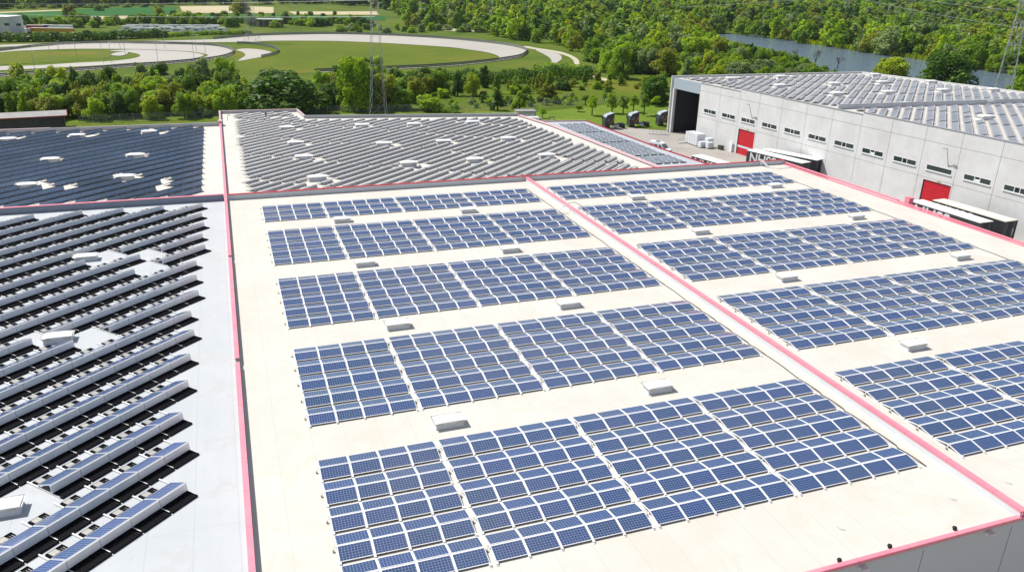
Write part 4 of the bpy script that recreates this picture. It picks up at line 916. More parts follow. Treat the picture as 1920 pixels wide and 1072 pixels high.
# vents and brackets at the front edge
for i, (px, py) in enumerate(((1573.5,1051),(1667.8,1024.5),(1789.6,991))):
    q = bp(px, py, .05); tag(MB().lathe([(.08,0),(.08,.09),(.12,.11),(.10,.18),(0,.20)], 12).obj('roof_vent', M['black'], loc=(q.x,q.y,0)), f"small black mushroom vent near the front roof edge, {nth(i)} from left", 'vent', 'black vents at the front edge')
for i, (px, py) in enumerate(((1617.4,1063),(1849,994))):
    q = bp(px, py, -.35); k = MB(); k.box((0,-.16,0),(.42,.36,.05)).box((0,-.02,-.08),(.36,.05,.2))
    tag(k.obj('wall_bracket', M['alu'], loc=(q.x, YF, -.30)), f"small silver bracket under the pink front edge, {['left','right'][i]} one", 'bracket', 'silver brackets')
for i, (px, py) in enumerate(((1577,992),(1786,936),(1890,906))):
    q = bp(px, py, 0); tag(MB().tube([(-.05,.25,.01),(-.02,0,.02),(.18,-.12,.015)], .012, 5).obj('wire_stub', M['steel'], loc=(q.x,q.y,0)), f"bent thin wire lying on the cream roof near front edge, {nth(i)} from left", 'wire', 'bent wires on the roof')
# cable bridge over the back wall and hooped step over the dividing wall
q = bp(1404,303,0); tag(MB().box((0,.42,.45),(.5,.06,.9)).add([(-.25,.36,.92),(.25,.36,.92),(.5,-1.1,.03),(.0,-1.1,.03)],[(0,1,2,3)]).box((0,.6,.86),(.5,.5,.06)).tube([(.25,-1.1,.03),(1.5,-2.0,.03),(4,-1.9,.03),(5.2,-2.6,.03)],.05).obj('cable_duct', M['alu'], loc=(q.x, YB-.65, 0)), 'silver cable duct climbing over the back wall near roof corner', 'duct')
q = bp(1062,398,0); tag(MB().tube([(-2.0,0,0),(-.4,.3,1.0),(.5,.3,1.05),(1.9,-.5,.25),(2.1,-.9,.05)],.05).tube([(-2.0,0,0),(-.8,-1.0,.1),(-.4,-.6,.9)],.04).obj('crossing_hoop', M['alu'], loc=(34.0, q.y, 0)), 'thin metal hoop crossing the pink capped dividing wall', 'hoop')
q = bp(1693,379,.3); tag(MB().box((0,0,.5),(.7,.7,1.0)).lathe([(.2,-.05),(.2,.05),(0,.06)],12,c=(0,-.37,.6),axis='Y').box((0,0,1.03),(.8,.8,.06)).obj('siren_post', M['pink'], loc=(XR+.8,q.y,-.2)), 'small pink box post standing outside the right roof edge', 'post')

# ------------------------------------------------------------------ pylons and wires
def pylon(x, y, label, H=44., base=3.6, rz=0., r=.11, arms=((17,4.2),(22.5,5.6),(28,4.2)), top=1.0, steps=16):
    t = thing('lattice_pylon', label, 'pylon', (x, y, G), rz, 'lattice pylons')
    wz = lambda z: base*(1-z/H*.86)*(1.0 if z > 8 else 1+(8-z)*.02)
    mb = MB(); zs = [H*(1-(1-i/steps)**1.15) for i in range(steps+1)]
    for sx in (-1, 1):
        for sy in (-1, 1):
            for i in range(steps):
                a, b = wz(zs[i])/2, wz(zs[i+1])/2; mb.seg((sx*a,sy*a,zs[i]),(sx*b,sy*b,zs[i+1]),r*1.5,r*1.5)
    for i in range(steps):
        a, b = wz(zs[i])/2, wz(zs[i+1])/2
        for s in (-1, 1):
            mb.seg((-a,s*a,zs[i]),(b,s*b,zs[i+1]),r*.8,r*.8); mb.seg((a,s*a,zs[i]),(-b,s*b,zs[i+1]),r*.8,r*.8)
            mb.seg((s*a,-a,zs[i]),(s*b,b,zs[i+1]),r*.8,r*.8); mb.seg((s*a,a,zs[i]),(s*b,-b,zs[i+1]),r*.8,r*.8)
        if i % 4 == 3:
            for s in (-1, 1): mb.seg((-b,s*b,zs[i+1]),(b,s*b,zs[i+1]),r,r); mb.seg((s*b,-b,zs[i+1]),(s*b,b,zs[i+1]),r,r)
    mb.obj('lattice_tower', M['steel'], t)
    for z, L in arms:
        am = MB(); a = wz(z)/2
        for s in (-1, 1):
            for e in (-1, 1):
                am.seg((s*a, e*a, z),(s*L,0,z+.2),r,r).seg((s*a, e*a, z+1.3),(s*L,0,z+.25),r*.8,r*.8)
                for k in range(1,4):
                    f = k/4; am.seg((s*(a+(L-a)*f), e*a*(1-f), z+.2*f),(s*(a+(L-a)*f), e*a*(1-f), z+1.3-1.05*f),r*.6,r*.6)
        ao = am.obj('cross_arm', M['steel'], t)
        for s in (-1,1): MB().tube([(s*L,0,z+.15),(s*L*.97,0,z-.9),(s*L*.95,0,z-1.8)],[.05,.10,.05],6).obj('insulator', M['letter'], ao)
    return t
q = bp(710,216.5); PL = q.copy(); pylon(q.x, q.y, 'tall thin lattice pylon rising between trees behind the rear roof', 46, 3.7, R(70), .038, arms=((23,4.2),(28,5.6),(33,4.2)))
dR = bp(1880,172)-CAM; PRt = CAM+dR*.80; pylon(PRt.x, PRt.y, 'lattice pylon beyond the concrete warehouse near the lake', 46, 5.0, R(35), .075, arms=((20,5.2),(26,6.4),(32,5.2)))
q = bp(473,79); PF2 = q.copy(); pylon(q.x, q.y, 'faint lattice pylon on the grass between the two track ovals', 40, 5.6, R(20), .07, arms=((20,5),(25,6),(30,5)))
q = bp(919,44); pylon(q.x, q.y, 'distant lattice pylon rising out of the woods beyond the large oval', 38, 5, R(50), .06, arms=((20,5),(25,6),(30,5)))
q = bp(1580,52); pylon(q.x, q.y, 'distant lattice pylon in the woods across the lake', 40, 6, R(30), .08, arms=((20,6),(26,7),(32,6)))
def at(px, py, dist):
    d = ray(px, py); d = d/d.dot(_f); return CAM+d*dist
def wire(a, b, sag, r, label):
    a, b = Vector(a), Vector(b); pts = []
    for i in range(25):
        t = i/24; p = a.lerp(b, t); p.z -= sag*4*t*(1-t); pts.append(p)
    tag(MB().tube(pts, r, 4).obj('power_line', M['steel']), label, 'power line', 'overhead power lines')
pl = Vector((PL.x, PL.y, 15.0)); wire(pl, at(-260,14,360), 1.5, .03, 'upper power line from left pylon across the far fields')
pl = Vector((PL.x, PL.y, 19.0)); wire(pl, at(-260,2,360), 1.2, .03, 'topmost power line from left pylon across the far fields')
pr = Vector((PRt.x, PRt.y, 0))
wire(at(1904,52,(pr-CAM).dot(_f)), at(1600,-5,330), 0.6, .035, 'lower pale power line from the lake pylon to the upper left')
wire(at(1908,20,(pr-CAM).dot(_f)), at(1700,-6,330), 0.6, .035, 'upper pale power line from the lake pylon to the upper left')
wire(at(1275,14,420), at(1560,-4,380), 0.2, .035, 'pale power line crossing high over the woods left of the lake')

# light poles round the left oval
POLES = [((200/3,415/3),(185/3,285/3)),((293/3,375/3),(280/3,255/3)),((330/3,283/3),(325/3,230/3)),((430/3,315/3),(423/3,220/3)),((583/3,358/3),(572/3,240/3)),((630/3,357/3),(617/3,238/3)),((677/3,275/3),(664/3,170/3)),((705/3,310/3),(697/3,207/3)),((890/3,358/3),(880/3,220/3)),((928/3,277/3),(922/3,170/3)),((1092/3,338/3),(1085/3,195/3)),((1105/3,290/3),(1100/3,195/3)),((1157/3,308/3),(1148/3,215/3))]
for i, (a, b) in enumerate(POLES):
    p = bp(*a); dist = (p-CAM).dot(_f); top = at(*b, dist); h = top.z-G
    t = thing('light_pole', f"thin grey light pole on the left track oval, {nth(i)} from left", 'light pole', (p.x, p.y, G), 0, 'light poles of the left oval')
    MB().tube([(0,0,0),(0,0,h)],[.10,.06],6).obj('pole', M['steel'], t)
    MB().box((.3,0,h),(.9,.35,.16)).box((-.3,0,h-.02),(.5,.25,.1)).obj('lamp_head', M['letter'], t)
# guard rails
def rail(pts, label, h=1.0, name='guard_rail', z0=0.12, thick=.12, m='dark'):
    mb = MB(); P = [Vector((*p, G+z0)) for p in pts]
    for a, b in zip(P[:-1], P[1:]):
        mb.seg(a+Vector((0,0,h*.78)), b+Vector((0,0,h*.78)), thick, h*.44); mb.seg(a+Vector((0,0,h*.30)), b+Vector((0,0,h*.30)), thick, h*.36)
        n = max(1, int((b-a).length/2.5))
        for k in range(n): mb.box(a.lerp(b, k/n)+Vector((0,0,h/2)), (.16,.16,h))
    tag(mb.obj(name, M[m]), label, 'guard rail')
M['railm'] = mat('weathered rail', (.20,.205,.215), .5, metal=.2, var=.2)
o_r = pxpoly(smooth(OUT[3:])); rail(o_r, 'dark guard rail round the outer edge of the large track oval', 1.35, m='railm')
o_l = pxpoly(smooth(OUT2)); rail(o_l, 'dark guard rail round the outer edge of the left track oval', 1.15, m='railm')
rail(pxpoly(smooth([(445,83),(470,84),(500,88),(518,93),(522,98),(512,104),(490,109)])), 'dark mesh fence curving round the short link road', 1.2, m='railm')
# mesh fences behind the roofs
POST = MB().box((0,0,1.05), (.07,.07,2.1)).mesh('post', M['steel'])
def fence(pts, label):
    t = thing('mesh_fence', label, 'fence', (pts[0][0], pts[0][1], G)); o = Vector((pts[0][0], pts[0][1], 0)); wi = MB()
    for a, b in zip(pts[:-1], pts[1:]):
        a, b = Vector((*a,0))-o, Vector((*b,0))-o; n = max(1, int((b-a).length/2.6))
        for k in range(n): place('post', POST, t, a.lerp(b,k/n))
        for z in (.15,.5,.85,1.2,1.55,1.9): wi.seg(a+Vector((0,0,z)), b+Vector((0,0,z)), .02,.035)
        m_ = max(1, int((b-a).length/.5))
        for k in range(m_): wi.box(a.lerp(b,k/m_)+Vector((0,0,1.05)), (.02,.02,1.8))
    wi.obj('wire_mesh', M['steel'], t)
fence(pxpoly([(150,231.5),(300,226.5),(410,221.5)]), 'grey mesh fence in front of the trees behind the rear left roof')
fence(pxpoly([(575,213),(690,211),(790,209),(870,208),(1000,204),(1090,199)]), 'grey mesh fence behind the rear roof and equipment cabinet')
fence(pxpoly([(1100,197),(1200,190),(1262,185)]), 'grey mesh fence behind the young lawn trees')

# ------------------------------------------------------------------ foliage
def card_arrays(r, n, wx, wz, z0, lobes, s, inner=.25, flat=.85):
    """leaf cards spread over and inside overlapping lobes; returns verts (4n,3) and tints (n)"""
    L = []
    for i in range(lobes):
        a = r.uniform(0, 2*math.pi); rr = math.sqrt(r.uniform(.05, 1))*.70 if i else 0
        h = r.uniform(.12, .86); k = 1-abs(h-.36)*.8
        rad = (r.uniform(.13, .34) if lobes > 12 else r.uniform(.18, .38))*k if i else .40
        L.append((rr*k*math.cos(a), rr*k*math.sin(a), h if i else .45, rad, rad*r.uniform(.8,1.1), r.uniform(0, 1)))
    wts = np.array([l[3]**2 for l in L]); wts /= wts.sum()
    out = []; tints = []
    idx = r.choice(len(L), size=n*3, p=wts); c = 0
    for i in idx:
        if c >= n: break
        l = L[i]; d = r.normal(size=3); d /= np.linalg.norm(d)
        if d[2] < -.55: continue
        f = r.uniform(.35, .95) if r.uniform() < inner else r.uniform(.86, 1.14)
        p = np.array([l[0]+d[0]*l[3]*f, l[1]+d[1]*l[3]*f, l[2]+d[2]*l[4]*.62*f])
        deep = False
        for j, q in enumerate(L):
            if j != i and ((p[0]-q[0])/q[3])**2+((p[1]-q[1])/q[3])**2+((p[2]-q[2])/(q[4]*.62))**2 < .62: deep = True; break
        if deep and r.uniform() < .85: continue
        nrm = d*.75+np.array([0,0,.5])+r.normal(size=3)*.5; nrm /= np.linalg.norm(nrm)
        t = np.cross(nrm, r.normal(size=3)); t /= np.linalg.norm(t); b = np.cross(nrm, t)
        sz = s*r.uniform(.45, 1.2); P0 = np.array([p[0]*wx, p[1]*wx, z0+p[2]*wz])
        e = r.uniform(.55, 1.0)
        out.append([P0-t*sz-b*sz*e*.35, P0+t*sz*.25-b*sz*e, P0+t*sz+b*sz*e*.35, P0-t*sz*.25+b*sz*e])
        tints.append(min(1, max(0, .45*l[5]+.55*r.uniform()**1.3))); c += 1
    return np.array(out).reshape(-1, 3), np.array(tints)
def cards_mesh(name, V, T, mats, mi=None):
    n = len(T); me = bpy.data.meshes.new(name); me.vertices.add(4*n); me.loops.add(4*n); me.polygons.add(n)
    me.vertices.foreach_set('co', V.astype(np.float32).ravel()); me.loops.foreach_set('vertex_index', np.arange(4*n, dtype=np.int32))
    me.polygons.foreach_set('loop_start', np.arange(0, 4*n, 4, dtype=np.int32)); me.polygons.foreach_set('loop_total', np.full(n, 4, dtype=np.int32))
    for m in mats: me.materials.append(m)
    if mi is not None: me.polygons.foreach_set('material_index', mi.astype(np.int32))
    at_ = me.attributes.new('tint', 'FLOAT', 'FACE'); at_.data.foreach_set('value', T.astype(np.float32))
    me.update(calc_edges=True); me.validate(); return me
def trunk_mesh(r, h, rad, wx):
    mb = MB(); k = r.uniform(-.15,.15)
    mb.tube([(0,0,-.2),(k*.3,0,h*.3),(k,.1,h*.6),(k*1.2,.15,h*.88)], [rad,rad*.75,rad*.5,rad*.15], 7)
    for i in range(6):
        a = r.uniform(0,6.28); z = h*r.uniform(.28,.6); L = wx*r.uniform(.5,.8)
        mb.tube([(k*.5,0,z),(math.cos(a)*L*.5,math.sin(a)*L*.5,z+h*.12),(math.cos(a)*L,math.sin(a)*L,z+h*.26)],[rad*.4,rad*.25,rad*.06],5)
    return mb.mesh('trunk', M['bark'])
# prototypes at unit-ish size: (crown radius, height)
SHAPES = {'round': (3.6, 8.0, -.9, 30, .25), 'tall': (2.6, 11.0, -.8, 28, .25), 'wide': (5.4, 9.5, -1.1, 60, .30), 'bush': (2.4, 3.8, -.8, 16, .20), 'cone': (2.0, 9.5, -.4, 22, .22), 'young': (1.9, 6.0, 1.2, 22, .16)}
PROTO = {}
def proto(shape, kind, var):
    key = (shape, kind, var)
    if key not in PROTO:
        r = np.random.default_rng(hash((shape, var)) % 1000 if False else sum(map(ord, shape))*7+var*31)
        wx, h, z0, lobes, s = SHAPES[shape]; n = {'bush': 1500, 'wide': 6500, 'young': 1700}.get(shape, 3600)
        V, T = card_arrays(r, n, wx*1.15, h-z0, z0, lobes, s)
        if shape == 'cone':
            k = np.clip((V[:,2]-z0)/(h-z0), 0, 1); sc = 1.25-.95*k; V[:,0] *= sc; V[:,1] *= sc
        PROTO[key] = (cards_mesh('crown', V, T, [LEAF[kind]]), trunk_mesh(r, h*.9, .10+h*.016, wx))
    return PROTO[key]
COUNT = {}
def tree(x, y, shape, kind, h, wr, label, group, cat='tree', name=None, z=G):
    wx, h0, *_ = SHAPES[shape]; var = random.randrange(3); c, tk = proto(shape, kind, var)
    nm = name or {'bush': 'shrub', 'tall': 'tall_tree', 'cone': 'slender_tree', 'wide': 'broad_tree'}.get(shape, 'leafy_tree')
    t = thing(nm, label, cat, (x, y, z), random.uniform(0, 6.28), group); t.scale = (wr/wx, wr/wx, h/h0)
    place('crown', c, t); 
    if shape != 'bush': place('trunk', tk, t)
    else: place('stem', tk, t).scale = (.5, .5, .5)
    return t
def ptree(px, pyb, pyt, shape, kind, wpx, label, group=None, cat='tree'):
    """base pixel row pyb, top pixel row pyt, crown width in pixels"""
    p = bp(px, pyb); dist = (p-CAM).dot(_f); top = at(px, pyt, dist); h = max(1.5, top.z-G)
    return tree(p.x, p.y, shape, kind, h*1.04, wpx/2*dist/FPX*1.02, label, group or 'trees and shrubs behind the halls', cat)

# trees one can point at
NAMED = [
 (532,209,128,'wide','dark',165,'huge dark green dome shaped tree behind the raised roof corner'),
 (668,206,97,'wide','bright',82,'tall fresh green tree just left of the left pylon'),
 (722,204,126,'round','olive',58,'brownish green tree just right of the left pylon'),
 (180,212,158,'round','olive',54,'bronze leaved rounded tree standing in the belt at left'),
 (234,212,157,'round','bright',56,'fresh green round tree right of the bronze tree'),
 (142,172,120,'cone','mid',34,'tall pointed tree standing before the left oval, leftmost'),
 (200,186,127,'cone','mid',34,'tall pointed tree standing before the left oval, middle one'),
 (291,178,124,'cone','dark',24,'narrow dark tree before the left oval, rightmost'),
 (92,214,168,'round','mid',60,'mid green rounded tree in the belt, left of bronze tree'),
 (30,214,170,'wide','dark',80,'broad dark tree at the left frame edge'),
 (287,212,166,'round','bright',58,'fresh green tree in the belt, second right of bronze tree'),
 (350,214,172,'round','mid',58,'rounded mid green tree in front of the fence, before the dark dome'),
 (402,213,170,'round','yellow',62,'yellow green shrubby tree left of the dark dome tree'),
 (325,180,138,'tall','silver',40,'greyish slender tree behind the belt, before the left oval'),
 (385,182,146,'tall','dark',44,'dark tree behind the belt, left of dark dome'),
 (440,182,148,'round','dark',46,'dark rounded tree touching left side of dark dome'),
 (752,204,160,'round','mid',60,'rounded tree right of the left pylon foot'),
 (803,209,172,'bush','bright',60,'fresh green shrub on the meadow, left of round low shrub'),
 (848,212,195,'bush','mid',42,'low round shrub on the meadow behind the rear roof'),
 (858,180,126,'cone','dark',26,'dark conical tree standing before the long hedge'),
 (887,180,133,'round','yellow',36,'bright yellow green tree beside the dark conical tree'),
 (908,165,120,'tall','dark',28,'dark slender tree behind the yellow green tree'),
 (933,207,159,'cone','dark',30,'dark upright tree on the meadow behind the fence'),
 (974,205,166,'cone','bright',30,'fresh green upright tree on the meadow, right of the dark one'),
 (1025,188,152,'tall','olive',46,'sparse olive tree on the meadow'),
 (1056,170,144,'bush','dark',34,'dark shrub at the right end of the long hedge'),
 (1163,148,82,'wide','mid',50,'large lone mid green tree at the wood edge right of the ovals'),
 (1228,195,136,'wide','dark',58,'dark bushy tree hugging the concrete warehouse corner'),
 (1765,180,88,'wide','dark',104,'large dark green tree right behind the concrete warehouse'),
 (1668,160,103,'wide','yellow',76,'sparse light green tree at the water left of the big dark tree'),
 (1925,190,105,'wide','mid',80,'green tree right of the lake pylon at the frame edge'),
 (300,36,10,'round','olive',28,'round bronze tree standing between the far fields'),
 (325,38,18,'round','dark',20,'dark tree beside the bronze tree between the far fields'),
 (452,26,-2,'wide','olive',38,'broad bronze tree between dry fields behind the far pylon'),
 (132,34,4,'tall','olive',24,'tall bronze tree at the end of the green field'),
 (187,21,8,'round','mid',22,'round tree on the green field, left one'),
]
for px, b, tp, sh, kd, wd, lb in NAMED: ptree(px, b, tp, sh, kd, wd, lb)
LAWN = [(1110,217,174,27),(1147,213,171,27),(1168,214,176,25),(1187,211,173,26),(1207,217,171,25),(1097,196,176,20),(1230,200,178,22),(1133,190,172,16),(1085,210,196,18),(1017,222,200,16)]
for i, (px, b, tp, wd) in enumerate(LAWN):
    ptree(px, b, tp, 'young', 'mid' if i % 3 else 'bright', wd, f"young tree on the bright lawn behind the tractor units, {nth(i)} planted", 'young trees on the lawn')
def scatter(poly, n, mind, seed):
    r = random.Random(seed); xs_ = [p[0] for p in poly]; ys_ = [p[1] for p in poly]; pts = []; k = 0
    while len(pts) < n and k < n*60:
        k += 1; x, y = r.uniform(min(xs_), max(xs_)), r.uniform(min(ys_), max(ys_))
        if not inpoly(x, y, poly): continue
        if all((x-a)**2+(y-b)**2 > mind*mind for a, b in pts): pts.append((x, y))
    return pts
TAKEN = [(o.location.x, o.location.y) for o in COL.objects if o.get('category') == 'tree']
def grove(pts_px, n, mind, seed, kinds, shapes, hr, where, group):
    pts = [p for p in scatter(pxpoly(pts_px), n, mind, seed)]
    pts.sort(key=lambda p: (Vector((*p, 0))-CAM).dot(RT)/(Vector((*p, 0))-CAM).dot(_f))
    for i, (x, y) in enumerate(pts):
        if any((x-a)**2+(y-b)**2 < 9 for a, b in TAKEN): continue
        kd, sh = random.choice(kinds), random.choice(shapes); h = random.uniform(*hr)*(1 if sh != 'bush' else .45)
        tree(x, y, sh, kd, h, SHAPES[sh][0]*(h/SHAPES[sh][1])*random.uniform(.85, 1.25), f"{KIND[kd]} {'shrub' if sh=='bush' else {'tall':'tall tree','wide':'broad tree','cone':'pointed tree','round':'round tree'}[sh]} {where}, {nth(i)} from left", group)
K1 = ['mid','bright','bright','dark','olive','mid','yellow']
grove([(-60,226),(-60,192),(60,186),(200,186),(440,188),(480,212),(410,219.5),(300,223),(140,227)], 130, 2.6, 1, K1, ['round','round','bush','tall'], (5.5,8.5), 'in the belt behind rear left roof', 'belt of trees behind the rear left roof')
grove([(-60,190),(-60,163),(60,160),(200,156),(330,150),(440,146),(470,170),(440,184),(200,182),(60,184)], 125, 2.9, 2, ['mid','bright','silver','dark','yellow'], ['bush','bush','round','bush'], (5,8.5), 'before the left oval', 'scrub before the left oval')
grove([(610,206),(600,180),(640,140),(700,142),(760,160),(830,166),(830,186),(780,200),(700,208)], 62, 2.8, 3, ['mid','bright','dark','olive'], ['round','bush','round'], (5,8.5), 'around the left pylon', 'trees around the left pylon')
grove([(740,210),(800,206),(1000,200),(1090,195),(1080,185),(960,188),(800,200)], 26, 3.2, 4, ['mid','dark','bright','silver'], ['bush'], (4,7), 'along the fence on the meadow', 'shrubs along the meadow fence')
grove([(830,185),(840,172),(1000,165),(1110,158),(1200,152),(1240,150),(1250,170),(1180,172),(1060,178)], 38, 4, 5, ['mid','bright','olive'], ['bush','tall','bush'], (4,8), 'on the rough meadow', 'shrubs on the rough meadow')
# hedges
def hedge(px_pts, wd, h, kind, label, n, s=.45):
    P = [Vector((*p, 0)) for p in pxpoly(px_pts)]; r = np.random.default_rng(len(label)); L = [(b-a).length for a, b in zip(P[:-1], P[1:])]; tot = sum(L); V, T = [], []
    ph = r.uniform(0, 6, 4)
    for _ in range(n):
        d = r.uniform(0, tot); i = 0; d0 = d
        while d > L[i]: d -= L[i]; i += 1
        c = P[i].lerp(P[i+1], d/L[i]); side = Vector((-(P[i+1]-P[i]).y, (P[i+1]-P[i]).x, 0)).normalized()
        hh = h*(.86+.10*math.sin(d0*.35+ph[0])+.07*math.sin(d0*.9+ph[1])); a = r.uniform(0, math.pi)
        nx, nz = math.cos(a), math.sin(a); p = np.array(c+side*(nx*wd*r.uniform(.75,1.08)))+np.array([0,0,G+max(.1,(abs(nz)**.6)*hh*r.uniform(.8,1.05))])
        nr = np.array(side)*nx+np.array([0,0,nz])+r.normal(size=3)*.4; nr /= np.linalg.norm(nr); t = np.cross(nr, r.normal(size=3)); t /= np.linalg.norm(t); b = np.cross(nr, t); sz = s*r.uniform(.6,1.3)
        V.append([p-t*sz, p-b*sz*.7, p+t*sz, p+b*sz*.7]); T.append(.5*(.5+.5*math.sin(d0*.5+ph[2]))+.5*r.uniform())
    # a dark woody heart keeps daylight from showing through
    me = cards_mesh('hedge', np.array(V).reshape(-1,3), np.array(T), [LEAF[kind]]); o = place('hedge', me); tag(o, label, 'hedge', 'clipped and wild hedges'); return o
hedge([(-80,80),(60,78.5),(160,76),(310,70.5)], 4.0, 4.6, 'dark', 'long dark clipped hedge behind the left oval', 5200, .75)
hedge([(310,70),(380,66),(470,64)], 3.0, 2.2, 'mid', 'lower green hedge continuing right of the long dark hedge', 1500, .7)
hedge([(742,162),(800,160),(870,157),(960,155),(1040,149),(1108,146)], 4.2, 5.0, 'dark', 'tall dark hedge in front of the large oval', 7000, .42)
hedge([(1000,136.5),(1040,138),(1108,141)], 4.5, 4.2, 'mid', 'green hedge at the bend of the bypass road', 2200, .45)
# row of trees before the far fields
r0 = random.Random(11)
for i in range(66):
    px = -20+i*11+r0.uniform(-5,5); py = 50+r0.uniform(-4,5)-(.012*px if px < 330 else 2)
    if 225 < px < 420 and py > 50: py -= 6
    tp = py-r0.uniform(14,25)
    ptree(px, py, tp, r0.choice(['round','round','wide','bush']), r0.choice(['mid','dark','mid','bright']), r0.uniform(20,32), f"tree in the row before the far fields, {nth(i)} from left", 'row of trees before the far fields')
for i in range(9):
    px = 30+i*34+r0.uniform(-6,6); ptree(px, 17.5-(px*.012), 9-(px*.012), 'bush', 'mid', 20, f"round bush along the foot of the far wood, {nth(i)} from left", 'bushes along the far wood')
for i in range(16):
    px = 640+i*17+r0.uniform(-5,5); ptree(px, 60+r0.uniform(-4,3), 44+r0.uniform(-5,5), r0.choice(['bush','round','bush']), r0.choice(['bright','mid','silver','mid']), r0.uniform(16,26), f"bushy tree behind the large oval, {nth(i)} from left", 'bushes behind the large oval')
for i in range(12):
    px = 375+i*23; ptree(px, 30.5+r0.uniform(-1,1), 22+r0.uniform(-3,3), 'round', r0.choice(['dark','mid']), r0.uniform(8,16), f"small tree on the boundary between dry and green field, {nth(i)} from left", 'small trees between the fields')

# ------------------------------------------------------------------ woodland
WOODPX = ([(735,22),(752,36),(768,50),(830,51),(900,60),(925,70),(1000,80),(1060,92),(1105,112),(1112,128),(1150,140),(1262,146),(1262,162),(1400,166),(1640,172),(1800,190),(1990,215),(1990,120),(1990,40),(2300,-15),(1500,-22),(960,-26),(700,-29),(-300,-44),(-300,20),(0,18),(150,14),(330,10),(520,8.5),(690,12)])
LK2PX = ([(1300,63.5),(1347,66.5),(1413,71),(1473,79.5),(1547,88.5),(1613,99),(1713,113),(1800,129),(1880,141),(1990,155),(1990,215),(1880,190),(1760,178),(1640,170),(1585,152),(1545,131),(1480,109),(1420,92),(1370,79),(1330,69)])
BLD = [(100,-20),(172,-20),(178,10),(172,62),(163,104),(99,104)]
TPL = {}
def tpl(kind_i, lod):
    key = (kind_i, lod)
    if key not in TPL:
        r = np.random.default_rng(100+kind_i*10+lod); n, s = ((800,.52),(750,.62),(300,1.0))[lod]
        TPL[key] = card_arrays(r, n, 1.0*5.2, 10.5, -.6, (18,15,9)[lod], s, inner=.08)
    return TPL[key]
kl = list(LEAF.keys()); VV = {0: [], 1: [], 2: []}; TT = {0: [], 1: [], 2: []}; MI = {0: [], 1: [], 2: []}
r1 = random.Random(5); ind = []
def vis(x, y):
    d = Vector((x, y, G))-CAM; z = d.dot(_f)
    if z < 50: return None
    return 960+FPX*d.dot(RT)/z, 536-FPX*d.dot(UP)/z, z
y = 150.0
while y < 2500:
    dm = y; step = 8.4 if y < 300 else 13.5 if y < 620 else 17. if y < 900 else 22.
    x = -500.0
    while x < 2600:
        X, Y = x+r1.uniform(-.45,.45)*step, y+r1.uniform(-.45,.45)*step; x += step
        v = vis(X, Y)
        if v is None or v[0] < -60 or v[0] > 1985 or v[1] < -48 or v[1] > 215: continue
        if inpoly(v[0], v[1], LK2PX) or inpoly(X, Y, BLD) or not inpoly(v[0], v[1], WOODPX): continue
        if v[2] > 1500: continue
        clump = math.sin(X*.021+1.3)*math.cos(Y*.017)+.5*math.sin(X*.06+Y*.05); rr = r1.random()+clump*.18
        if v[0] < 700 and v[1] < 12: kd = 'dark' if rr < .8 else 'mid'
        elif v[2] > 330 and v[0] > 1300 and v[1] < 128 and v[1] > 20: kd = ('silver' if rr < .20 else 'mid' if rr < .50 else 'dark' if rr < .64 else 'bright' if rr < .86 else 'olive')
        else: kd = ('dark' if rr < .14 else 'mid' if rr < .48 else 'bright' if rr < .72 else 'yellow' if rr < .82 else 'olive' if rr < .94 else 'silver')
        h = r1.uniform(8, 14)*(1.35 if v[2] > 390 else 1)*(1.15 if v[2] > 650 else 1)
        if r1.random() < .22: h *= .6
        yl = np.interp(v[0], [1290,1340,1420,1480,1560,1613,1640,1700,1795,1800,1885,1890,1990], [0,66,86,99,118,131,131,120,120,172,172,110,110]) if (v[0] > 1300 and v[1] > np.interp(v[0], [1290,1413,1547,1613,1713,1800,1990],[62,69,86,97,110,126,148])+3) else None
        if yl is not None:
            h = min(h, (v[1]-yl)/FPX*v[2]*1.02)
            if h < 1.0: continue
        if v[2] > 260 and v[0] > 1255 and v[1] > 138: h *= .75
        ind.append((v[2], X, Y, kd, h, v[0]))
    y += step*.92
ind.sort()
NEAR = []
for i, (z, X, Y, kd, h, px) in enumerate(ind):
    if len(NEAR) < 170 and z < 520: NEAR.append((px, X, Y, kd, h)); continue
    lod = 0 if z < 480 else 1 if z < 800 else 2; ki = r1.randrange(5); V, T = tpl(ki, lod)
    a = r1.uniform(0, 6.28); sx = h/10.5*r1.uniform(.85,1.25)*(1.35 if lod == 2 else 1.0); ca, sa = math.cos(a)*sx, math.sin(a)*sx
    Wv = np.empty_like(V); Wv[:,0] = V[:,0]*ca-V[:,1]*sa+X; Wv[:,1] = V[:,0]*sa+V[:,1]*ca+Y; Wv[:,2] = V[:,2]*h/10.5+G
    VV[lod].append(Wv); TT[lod].append(np.clip(T*.8+r1.uniform(-.2,.25), 0, 1)); MI[lod].append(np.full(len(T), kl.index(kd)))
NEAR.sort()
for i, (px, X, Y, kd, h) in enumerate(NEAR):
    sh = r1.choice(['round','wide','round','tall','bush']) if h > 6 else 'bush'
    tree(X, Y, sh, kd, h*(.6 if sh == 'bush' else 1), SHAPES[sh][0]*h/SHAPES[sh][1]*r1.uniform(.95,1.25)*(.8 if sh == 'bush' else 1), f"{KIND[kd]} {'shrub' if sh == 'bush' else 'tree'} at the near edge of the wood, {nth(i)} from left", 'trees along the near edge of the wood')
for lod, nm in ((0,'woodland'),(1,'woodland'),(2,'woodland')):
    if not VV[lod]: continue
    o = place(nm, cards_mesh(nm, np.concatenate(VV[lod]), np.concatenate(TT[lod]), [LEAF[k] for k in kl], np.concatenate(MI[lod])))
    o['kind'] = 'stuff'
print('WOOD', len(ind), len(NEAR), [sum(len(t) for t in TT[l]) for l in TT])
# dark earth under the trees
M['floor'] = grassmat('woodland floor', (.018,.030,.008), (.03,.048,.012), (.05,.07,.02), .05)
